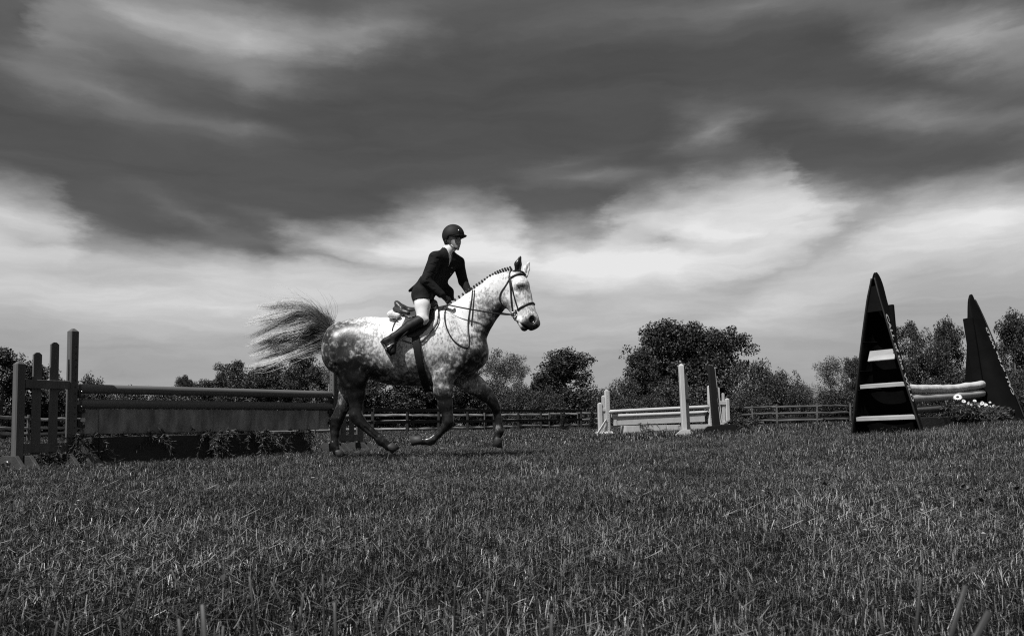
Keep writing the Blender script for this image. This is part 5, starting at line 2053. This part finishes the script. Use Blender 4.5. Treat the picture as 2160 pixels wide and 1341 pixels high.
sad = thing('saddle', 'dark leather jumping saddle on the white pad', 'saddle', HM)
flap_poly = [(858, 664), (878, 655), (905, 642), (914, 642), (918, 660), (919, 675), (910, 694), (894, 712), (880, 719), (866, 718), (852, 700), (851, 694), (856, 680)]
V, Q = net(skin_patch(flap_poly, .022, .046, .10, smooth_trunk), hf.lo, hf.h, 3)
link('flap', np_mesh('flap', V, Q, M_LEATHER), sad)
sf = Field(H(815, 690, -.30), H(935, 620, .30), .0075)
seat = [(838, 643), (850, 652), (866, 657), (885, 654), (900, 648), (910, 641)]
sw = [.145, .15, .13, .11, .09, .06]
for s in (-1, 1):
    sf.chain([H(a, b, s * w * .55) for (a, b), w in zip(seat, sw)], [pz(6.5), pz(6.5), pz(6.5), pz(6.5), pz(6.5), pz(7)], .03, 1.6)
    sf.chain([H(836, 640, s * .02), H(839, 645, s * .12), H(848, 654, s * .165)], [pz(5), pz(5), pz(5)], .02)
    sf.chain([H(834, 654, s * .10), H(848, 660, s * .16), H(862, 664, s * .19)], [pz(6), pz(6.5), pz(5)], .015)
sf.chain([H(835, 639, -.06), H(835, 639, .06)], [pz(4.5), pz(4.5)], .02)
sf.chain([H(910, 643, -.05), H(912, 640, 0), H(910, 643, .05)], [pz(8), pz(8), pz(8)], .03)
V, Q = net(sf.D, sf.lo, sf.h)
link('seat', np_mesh('seat', V, Q, M_LEATHER2), sad)
skirt_poly = [(846, 662), (862, 660), (880, 655), (884, 664), (880, 672), (866, 676), (856, 670)]
V, Q = net(skin_patch(skirt_poly, .044, .060, .10, smooth_trunk), hf.lo, hf.h, 3)
link('skirt', np_mesh('skirt', V, Q, M_LEATHER2), sad)
girth_poly = [(870, 700), (886, 700), (890, 712), (894, 745), (900, 780), (913, 824), (893, 826), (886, 790), (878, 745)]
V, Q = net(skin_patch(girth_poly, .004, .034, None, smooth_trunk), hf.lo, hf.h, 2)
o = link('girth', np_mesh('girth', V, Q, M_BAND), sad)


def strap(name, pts, w, parent, m, lift=.006, near=True, n=20, thick=.35):
    """flat strap following the skin through profile points (px, py)"""
    c = spline([(p[0], p[1], 0) for p in pts], n)
    P_ = [H(a, b, surf_y(a, b, near, .0) + (-lift if near else lift)) for a, b, _ in c]
    P_ = np.array(P_)
    P_[1:-1, 1] = (P_[:-2, 1] + P_[1:-1, 1] * 2 + P_[2:, 1]) / 4
    return tube_obj(name, P_, w, m, parent, 6, thick, ref=(0, 1, .02))


bri = thing('bridle', 'black leather bridle with long reins on the grey horse', 'bridle', HM)
for near in (True, False):
    strap('cheek_strap', [(1073, 586), (1076, 610), (1078, 640), (1081, 661)], .011, bri, M_LEATHER, near=near)
    strap('noseband_strap', [(1075, 588), (1080, 612), (1086, 636), (1092, 655)], .010, bri, M_LEATHER, near=near)
    strap('throat_latch', [(1074, 588), (1066, 603), (1056, 618), (1053, 632), (1057, 642)], .009, bri, M_LEATHER, near=near)
    strap('crown_strap', [(1073, 588), (1074, 578), (1077, 569), (1079, 566)], .012, bri, M_LEATHER, near=near)
    strap('noseband', [(1090, 656), (1102, 649), (1113, 644), (1122, 641), (1127, 643)], .014, bri, M_LEATHER, near=near, thick=.5)
    strap('browband', [(1072, 589), (1082, 584), (1092, 580), (1101, 580), (1107, 582)], .014, bri, M_LEATHER, near=near, thick=.45)
pn = H(1083, 665, surf_y(1083, 665) - .012)
a = np.linspace(0, 2 * math.pi, 17)
tube_obj('bit_ring', [pn + np.array([.032 * math.cos(q), -.004, .032 * math.sin(q)]) for q in a], .0055, M_METAL, bri, 6)
tube_obj('bit_bar', [pn, H(1090, 670, -.06), H(1083, 665, surf_y(1083, 665, False))], .006, M_METAL, bri, 6)
strap('curb_strap', [(1080, 664), (1084, 674), (1092, 680)], .007, bri, M_LEATHER)
strap('bit_strap', [(1086, 655), (1088, 664), (1086, 672)], .012, bri, M_LEATHER)
M_REIN = M_LEATHER
# reins: hand to bit
tube_obj('rein', spline([H(943, 647, -.20), H(980, 655, -.215), H(1020, 661, -.175), H(1060, 666, -.14), pn], 24), .0085, M_REIN, bri, 6, .5, ref=(0, 1, 0))
pf_ = H(1083, 663, surf_y(1083, 663, False) + .012)
tube_obj('rein', spline([H(985, 620, .05), H(1015, 640, .19), H(1050, 655, .13), pf_], 24), .0085, M_REIN, bri, 6, .5, ref=(0, 1, 0))
loop = [(996, 612), (993, 640), (989, 668), (987, 690), (989, 715), (990, 733), (985, 738), (972, 733), (958, 722), (947, 704), (941, 686), (939, 668), (941, 652)]
c = spline([(p[0], p[1], 0) for p in loop], 48)
tube_obj('rein_loop', [H(q[0], q[1], min(surf_y(q[0], q[1]) - .012, -.03)) for q in c], .0075, M_REIN, bri, 6, .5, ref=(0, 1, 0))
c = spline([(1000, 613, 0), (998, 640, 0), (996, 668, 0), (994, 690, 0)], 16)
tube_obj('rein_loop', [H(q[0], q[1], min(surf_y(q[0], q[1]) - .010, -.03)) for q in c], .0065, M_REIN, bri, 6, .5, ref=(0, 1, 0))

# ------------------------------------------------------------------ the rider
M_SKIN = mat('skin', .38, .55, .08, 10, spec=.35)
M_JACKET = mat('jacket_wool', .011, .85, .4, 9, .9, 9, spec=.2)
M_BREECH = mat('breeches', .66, .85, .06, 30, .25, 9, spec=.15)
M_SHIRT = mat('shirt', .74, .8, .05, 30, .2, 14, spec=.15)
M_BOOT = mat('riding_boot', .011, .58, .3, 14, .3, 14, spec=.28)
M_GLOVE = mat('glove', .014, .6, .3, 20)
M_HELM = mat('helmet_shell', .016, .65, .15, 30, spec=.25)
M_HAIR = mat('hair', .03, .6, .3, 40, stretch=(1, 1, .2))
rider = thing('person', 'rider in dark jacket, white breeches and black helmet leaning forward on the grey horse', 'person', HM)

SHN, SHF = H(918, 548, -.145), H(963, 547, .13)
ELN, ELF = H(900, 598, -.215), H(973, 586, .20)
WRN, WRF = H(932, 626, -.20), H(986, 612, .085)
HAN, HAF = H(943, 636, -.17), H(994, 615, .03)
HIN, HIF = H(888, 624, -.105), H(888, 624, .105)
KNN, KNF = H(896, 680, -.315), H(896, 680, .315)
ANN, ANF = H(839, 718, -.385), H(839, 718, .385)
TON, TOF = H(837, 748, -.40), H(837, 748, .40)
HEN, HEF = H(822, 727, -.38), H(822, 727, .38)
NECK, HEADC = H(944, 526, 0), H(953, 500, -.005)
CH = (SHN + SHF) / 2
fd = np.array([math.cos(R(38)), -math.sin(R(38)), 0])        # where the face looks
fs = np.array([math.sin(R(38)), math.cos(R(38)), 0])
up_ = np.array([0, 0, 1.0])


def bones(F, grow=0.0, parts=('torso', 'arms', 'legs', 'head', 'hands', 'feet')):
    g = grow
    if 'torso' in parts:
        F.cone(SHN * .82 + SHF * .18, SHF * .82 + SHN * .18, pz(12) + g, pz(12) + g, .03)
        for s in (-.075, .075):
            F.chain([H(932, 560, 0) + fs * s, H(915, 590, 0) + fs * s * .8, H(894, 616, s * 1.0)], [pz(16.8) + g, pz(13.8) + g, pz(17.5) + g], .05)
        F.cone(HIN, HIF, pz(18) + g, pz(18) + g, .04)
    if 'arms' in parts:
        F.chain([SHN, ELN, WRN], [pz(12.5) + g, pz(10.5) + g, pz(7.0) + g], .02)
        F.chain([SHF, ELF, WRF], [pz(11.5) + g, pz(9) + g, pz(6.2) + g], .02)
    if 'legs' in parts:
        for hp, kn, an in ((HIN, KNN, ANN), (HIF, KNF, ANF)):
            mid = (hp + kn) / 2 + np.array([.01, np.sign(hp[1]) * .03, 0])
            F.chain([hp, mid, kn], [pz(17) + g, pz(14.6) + g, pz(11) + g], .03)
            F.chain([kn, kn * .6 + an * .4 + np.array([-.012, 0, -.005]), an], [pz(10.4) + g, pz(10.2) + g, pz(6.0) + g], .02)
    if 'feet' in parts:
        for an, he, to in ((ANN, HEN, TON), (ANF, HEF, TOF)):
            F.cone(an, he, pz(6.8) + g, pz(6.5) + g, .015)
            F.cone(he, to, pz(6.5) + g, pz(6) + g, .02)
            F.cone(an, to, pz(7) + g, pz(6) + g, .02)
    if 'head' in parts:
        F.cone(NECK - np.array([.05, 0, .05]), HEADC + np.array([-.01, 0, -.06]), pz(9) + g, pz(8.5) + g, .02)
        F.ell(HEADC + up_ * .02, (.098, .085, .105), .02)
        F.cone(HEADC + fd * .02 - up_ * .03, HEADC + fd * .062 - up_ * .108, .068, .034, .03)
        F.cone(HEADC + fd * .05 - up_ * .03, HEADC + fd * .066 - up_ * .06, .052, .046, .03)
        F.cone(HEADC + fd * .098 - up_ * .012, HEADC + fd * .116 - up_ * .050, .008, .013, .014)   # nose
        F.cone(HEADC + fd * .094 - up_ * .082 + fs * .014, HEADC + fd * .094 - up_ * .082 - fs * .014, .009, .009, .008)  # lips
        F.cone(HEADC + fd * .082 - up_ * .118, HEADC + fd * .086 - up_ * .112, .014, .016, .02)  # chin
        for s in (-1, 1):
            F.ell(HEADC + fd * .098 + fs * s * .034 - up_ * .018, (.016, .016, .012), .015, sub=True)
            F.cone(HEADC + fs * s * .086 - fd * .012 - up_ * .01, HEADC + fs * s * .088 - fd * .006 - up_ * .052, .013, .008, .01)   # ears
    if 'hands' in parts:
        for wr, ha, s in ((WRN, HAN, -1), (WRF, HAF, 1)):
            d = ha - wr
            d = d / np.linalg.norm(d)
            F.cone(wr, ha, pz(5.2) + g, pz(5.0) + g, .012)
            lat = np.cross(d, [0, 0, 1.0]); lat /= np.linalg.norm(lat)
            dn = np.cross(lat, d)
            for k, ln in enumerate((.030, .034, .032, .026)):
                o_ = ha + dn * (.026 - .0175 * k) + d * .012
                p1 = o_ + d * ln + lat * (-.006)
                p2 = p1 - dn * .006 + lat * .020 - d * .004
                p3 = p2 + lat * .008 - d * .024
                F.chain([o_, p1, p2, p3], [.0095 + g, .009 + g, .0085 + g, .0075 + g], .003)
            F.chain([wr * .4 + ha * .6 + dn * .022, ha + dn * .040 + d * .010, ha + dn * .036 + d * .034], [.0105 + g, .0095 + g, .008 + g], .005)


rlo, rhi = H(800, 765, -.50), H(1010, 462, .50)
bf = Field(rlo, rhi, .0085)
bones(bf, -.006)
V, Q = net(bf.D, bf.lo, bf.h, 2)
link('body', np_mesh('body', V, Q, M_SKIN), rider)

# jacket: fitted body, skirt over the hips, open V at the throat
jf = Field(rlo, rhi, .0075)
bones(jf, .008, ('torso', 'arms'))
for s in (-1, 1):
    jf.chain([H(905, 600, s * .09), H(890, 622, s * .15), H(896, 634, s * .165)], [pz(15), pz(17), pz(14)], .04)
jf.cone(H(932, 545, 0), H(942, 526, 0), pz(16), pz(12.5), .04)
for A_ in (SHN, SHF):
    jf.cone(H(942, 530, 0), A_ + up_ * .012, pz(10), pz(10.5), .05)
bones(jf, .016, ('legs',))
jf.chain([H(925, 592, .05), H(944, 612, .08), H(950, 630, .09)], [pz(12), pz(9), pz(6)], .03, .5)   # far front skirt
jf.chain([H(892, 590, 0), H(880, 602, 0), H(860, 613, 0)], [pz(11), pz(7), pz(1.6)], .012, [1.8, 2.2, 6.0])      # flying tail
# sleeve folds
r_ = np.random.default_rng(4)
for A, B, n in ((SHN, ELN, 6), (ELN, WRN, 6), (SHF, ELF, 4), (ELF, WRF, 4)):
    for k in range(n):
        t_ = (k + .7) / (n + .4)
        p = A + (B - A) * t_
        ang = r_.uniform(-.5, .5)
        off_ = np.array([.06, -.062 if A is SHN or A is ELN else .055, ang * .05])
        jf.cone(p + off_ * np.array([1, 1, 1]) + np.array([-.11, 0, .02]), p + off_ + np.array([.03, 0, -.02]),   .001, .002, .018, sub=True)
X, Y, Z = jf.ax[0][:, None, None], jf.ax[1][None, :, None], jf.ax[2][None, None, :]
hem = H(890, 637)[2]
jf.D = np.maximum(jf.D, (hem + .10 * (X - H(890, 637)[0]) - Z).astype(np.float32))
colz = H(944, 521)[2]
jf.D = np.maximum(jf.D, ((Z - colz) + .55 * (X - H(944, 521)[0])).astype(np.float32) * .8)
# V opening on the chest
cc = H(934, 556, 0)
fdt = np.array([.76, -.65, 0])
sdt = np.array([.65, .76, 0])
fx = (X - cc[0]) * fdt[0] + (Y - cc[1]) * fdt[1]
sx_ = (X - cc[0]) * sdt[0] + (Y - cc[1]) * sdt[1]
hz_ = Z - H(0, 566)[2]
vcut = np.maximum(np.abs(sx_ - .004) - .17 * hz_, -(fx - .01))
jf.D = np.maximum(jf.D, -vcut.astype(np.float32) * .8)
V, Q = net(jf.D, jf.lo, jf.h, 2)
jk = link('jacket', np_mesh('jacket', V, Q, M_JACKET), rider)
bm = bmesh.new()
for u in (.02, -.05):
    p = cc + fdt * .128 + sdt * .012 + up_ * (u - .075) + fdt * (-.02 if u < 0 else .0)
    bmesh.ops.create_icosphere(bm, subdivisions=1, radius=.010, matrix=Matrix.Translation(p))
link('button', bm_mesh('button', bm, M_BLACK), jk)
# shirt and stock
shf = Field(H(920, 575, -.2), H(985, 505, .2), .006)
shf.cone(NECK - np.array([.03, 0, .03]), H(951, 519, -.005), pz(10.5), pz(10), .02)
shf.cone(H(932, 545, 0), H(942, 526, 0), pz(15.2), pz(11.9), .04)
for s in (-.075, .075):
    shf.chain([H(936, 548, 0) + fs * s * .6, H(932, 560, 0) + fs * s], [pz(14.6), pz(17.2)], .05)
V, Q = net(shf.D, shf.lo, shf.h, 2)
sh = link('shirt', np_mesh('shirt', V, Q, M_SHIRT), rider)
# breeches
bfz = Field(rlo, rhi, .0085)
bones(bfz, .004, ('legs',))
bfz.cone(HIN, HIF, pz(19), pz(19), .04)
bfz.cone(H(895, 608, 0), H(886, 624, 0), pz(17), pz(20), .03, 1.5)
for s in (-1, 1):
    bfz.cone(H(876, 622, s * .06), H(880, 640, s * .10), pz(9), pz(8), .04)
    bfz.cone(H(905, 682, s * .34), H(898, 688, s * .34), pz(4), pz(4), .03)
zz = bfz.ax[2][None, None, :]
xx = bfz.ax[0][:, None, None]
kcut = H(0, 697)[2]
bfz.D = np.maximum(bfz.D, (kcut - zz + 0 * xx).astype(np.float32))
V, Q = net(bfz.D, bfz.lo, bfz.h, 2)
link('breeches', np_mesh('breeches', V, Q, M_BREECH), rider)
# boots
for s in (-1, 1):
    kn, an, he, to = ((KNN, ANN, HEN, TON), (KNF, ANF, HEF, TOF))[s > 0]
    q = Field(np.minimum(np.minimum(kn, an), to) - .14, np.maximum(np.maximum(kn, an), he) + .14, .0075)
    k0 = kn + np.array([-.012, 0, -.012])
    q.chain([k0, kn * .6 + an * .4 + np.array([-.016, 0, -.006]), an], [pz(12.8), pz(12.2), pz(7.6)], .02)
    q.cone(an, he, pz(7.6), pz(7.0), .015)
    q.cone(he, to, pz(6.8), pz(6.4), .02)
    q.cone(an, to, pz(7.6), pz(6.4), .02)
    q.cone(an + np.array([.02, s * .05, .01]), an + np.array([-.03, s * .05, .03]), .004, .004, .012, sub=True)
    ax_ = (an - kn) / np.linalg.norm(an - kn)
    X3, Y3, Z3 = q.ax[0][:, None, None], q.ax[1][None, :, None], q.ax[2][None, None, :]
    top = (X3 - kn[0]) * ax_[0] + (Y3 - kn[1]) * ax_[1] + (Z3 - kn[2]) * ax_[2]
    cutp = -(top + .020 + .25 * (X3 - kn[0] + .03) * (X3 > kn[0] - .03))
    q.D = np.maximum(q.D, cutp.astype(np.float32))
    V, Q = net(q.D, q.lo, q.h, 2)
    bo = link('boot', np_mesh('boot', V, Q, M_BOOT), rider)
    sd = to - he
    sdn = sd / np.linalg.norm(sd)
    nrm = np.array([sdn[2], 0, -sdn[0]])
    if nrm.dot(an - he) > 0:
        nrm = -nrm
    tube_obj('sole', [he - sdn * .03 + nrm * .034, (he + to) / 2 + nrm * .036, to + sdn * .03 + nrm * .03], [.022, .024, .020], M_BLACK, bo, 8, 1.0)
# gloves
gf = Field(rlo, rhi, .0065)
bones(gf, .002, ('hands',))
V, Q = net(gf.D, gf.lo, gf.h, 1)
gl = link('gloves', np_mesh('gloves', V, Q, M_GLOVE), rider)
# helmet
hc = H(953.5, 493, -.005)
ef = Field(hc - .22, hc + .24, .0065)
ef.ell(hc, (.136, .118, .134), .01)
ef.cone(hc - fd * .05 - up_ * .02, hc - fd * .058 - up_ * .085, .085, .062, .03)
X, Y, Z = ef.ax[0][:, None, None], ef.ax[1][None, :, None], ef.ax[2][None, None, :]
fwd_ = (X - hc[0]) * fd[0] + (Y - hc[1]) * fd[1]
cut = (-(Z - hc[2]) - .028 - .085 * sstep(.035, -.05, fwd_)).astype(np.float32)
ef.D = np.maximum(ef.D, cut)
ef.ell(hc - up_ * .03, (.112, .096, .112), .004, sub=True)
V, Q = net(ef.D, ef.lo, ef.h, 2)
hel = link('helmet', np_mesh('helmet', V, Q, M_HELM), rider)
vf = Field(hc - .25, hc + .27, .006)
rotv = Matrix((tuple(fd), tuple(fs), (0, 0, 1))).transposed()
vf.ell(hc + fd * .085 - up_ * .032, (.105, .105, .012), .004, Matrix(rotv) @ Matrix.Rotation(R(8), 3, 'Y'))
fw2 = (vf.ax[0][:, None, None] - hc[0]) * fd[0] + (vf.ax[1][None, :, None] - hc[1]) * fd[1] + 0 * vf.ax[2][None, None, :]
vf.D = np.maximum(vf.D, (.07 - fw2).astype(np.float32))
V, Q = net(vf.D, vf.lo, vf.h, 2)
link('visor', np_mesh('visor', V, Q, M_HELM), hel)
bm = bmesh.new()
bp_ = hc + (fd * .88 - fs * .25) * .132 + up_ * .035
bmesh.ops.create_uvsphere(bm, u_segments=10, v_segments=6, radius=.011, matrix=Matrix.Translation(bp_))
link('badge', bm_mesh('badge', bm, M_METAL, True), hel)
for s in (-1, 1):
    tube_obj('chin_strap', spline([HEADC + fs * s * .094 - fd * .015 - up_ * .03, HEADC + fs * s * .078 + fd * .022 - up_ * .085, HEADC + fs * s * .03 + fd * .062 - up_ * .140, HEADC + fd * .066 - up_ * .145], 12), .0075, M_BLACK, hel, 6, .5)
# hair under the helmet, eyes
rh = Field(hc - .2, hc + .2, .007)
rh.cone(hc - fd * .055 - up_ * .06, hc - fd * .06 - up_ * .115, .062, .038, .03)
for s in (-1, 1):
    rh.cone(hc + fs * s * .090 - fd * .01 - up_ * .04, hc + fs * s * .085 - fd * .035 - up_ * .085, .022, .022, .02)
V, Q = net(rh.D, rh.lo, rh.h, 1)
link('hair', np_mesh('hair', V, Q, M_HAIR), rider)
for s in (-1, 1):
    bm = bmesh.new()
    bmesh.ops.create_uvsphere(bm, u_segments=10, v_segments=8, radius=.011)
    link('eye', bm_mesh('eye', bm, M_EYE, True), rider, Matrix.Translation(HEADC + fd * .083 + fs * s * .034 - up_ * .018))
    tube_obj('eyebrow', [HEADC + fd * .100 + fs * s * .016 - up_ * .002, HEADC + fd * .095 + fs * s * .036 + up_ * .002, HEADC + fd * .082 + fs * s * .052 - up_ * .004], .004, M_HAIR, rider, 5)
tube_obj('lips', [HEADC + fd * .098 + fs * .024 - up_ * .083, HEADC + fd * .106 - up_ * .081, HEADC + fd * .098 - fs * .024 - up_ * .083], .0045, mat('lip', .14, .5, .1, 10), rider, 6)

# stirrups hang from the saddle
for s in (-1, 1):
    an, he, to = ((ANN, HEN, TON), (ANF, HEF, TOF))[s > 0]
    mid = (he + to) / 2 + np.array([0.004, 0, .004])
    sdn = (to - he) / np.linalg.norm(to - he)
    nrm = np.array([-sdn[2], 0, sdn[0]])
    if nrm.dot(an - mid) < 0:
        nrm = -nrm
    A = mid - nrm * .05
    pts = []
    for q in np.linspace(-.5, math.pi + .5, 18):
        pts.append(A + np.array([0, 1, 0]) * .068 * math.cos(q) + nrm * (.02 + .105 * max(0, math.sin(q))) + sdn * .01)
    st = tube_obj('stirrup', pts + [pts[0]], .0075, M_METAL, sad, 6)
    box_obj('tread', A + nrm * .004 + sdn * .01, (.035, .13, .012), M_METAL, st, .002, Euler((0, math.atan2(-sdn[2], sdn[0]), 0)))
    top = A + nrm * .125 + sdn * .01
    lp = [H(884, 690, s * .36), H(868, 706, s * .40), tuple(top)]
    tube_obj('stirrup_leather', spline(lp, 10), .010, M_LEATHER, sad, 6, .4, ref=(0, 1, 0))
tube_obj('saddle_strap', spline([H(858, 672, -.355), H(846, 680, -.36), H(838, 694, -.365), H(835, 706, -.365)], 12), .008, M_LEATHER, sad, 6, .5, ref=(0, 1, 0))
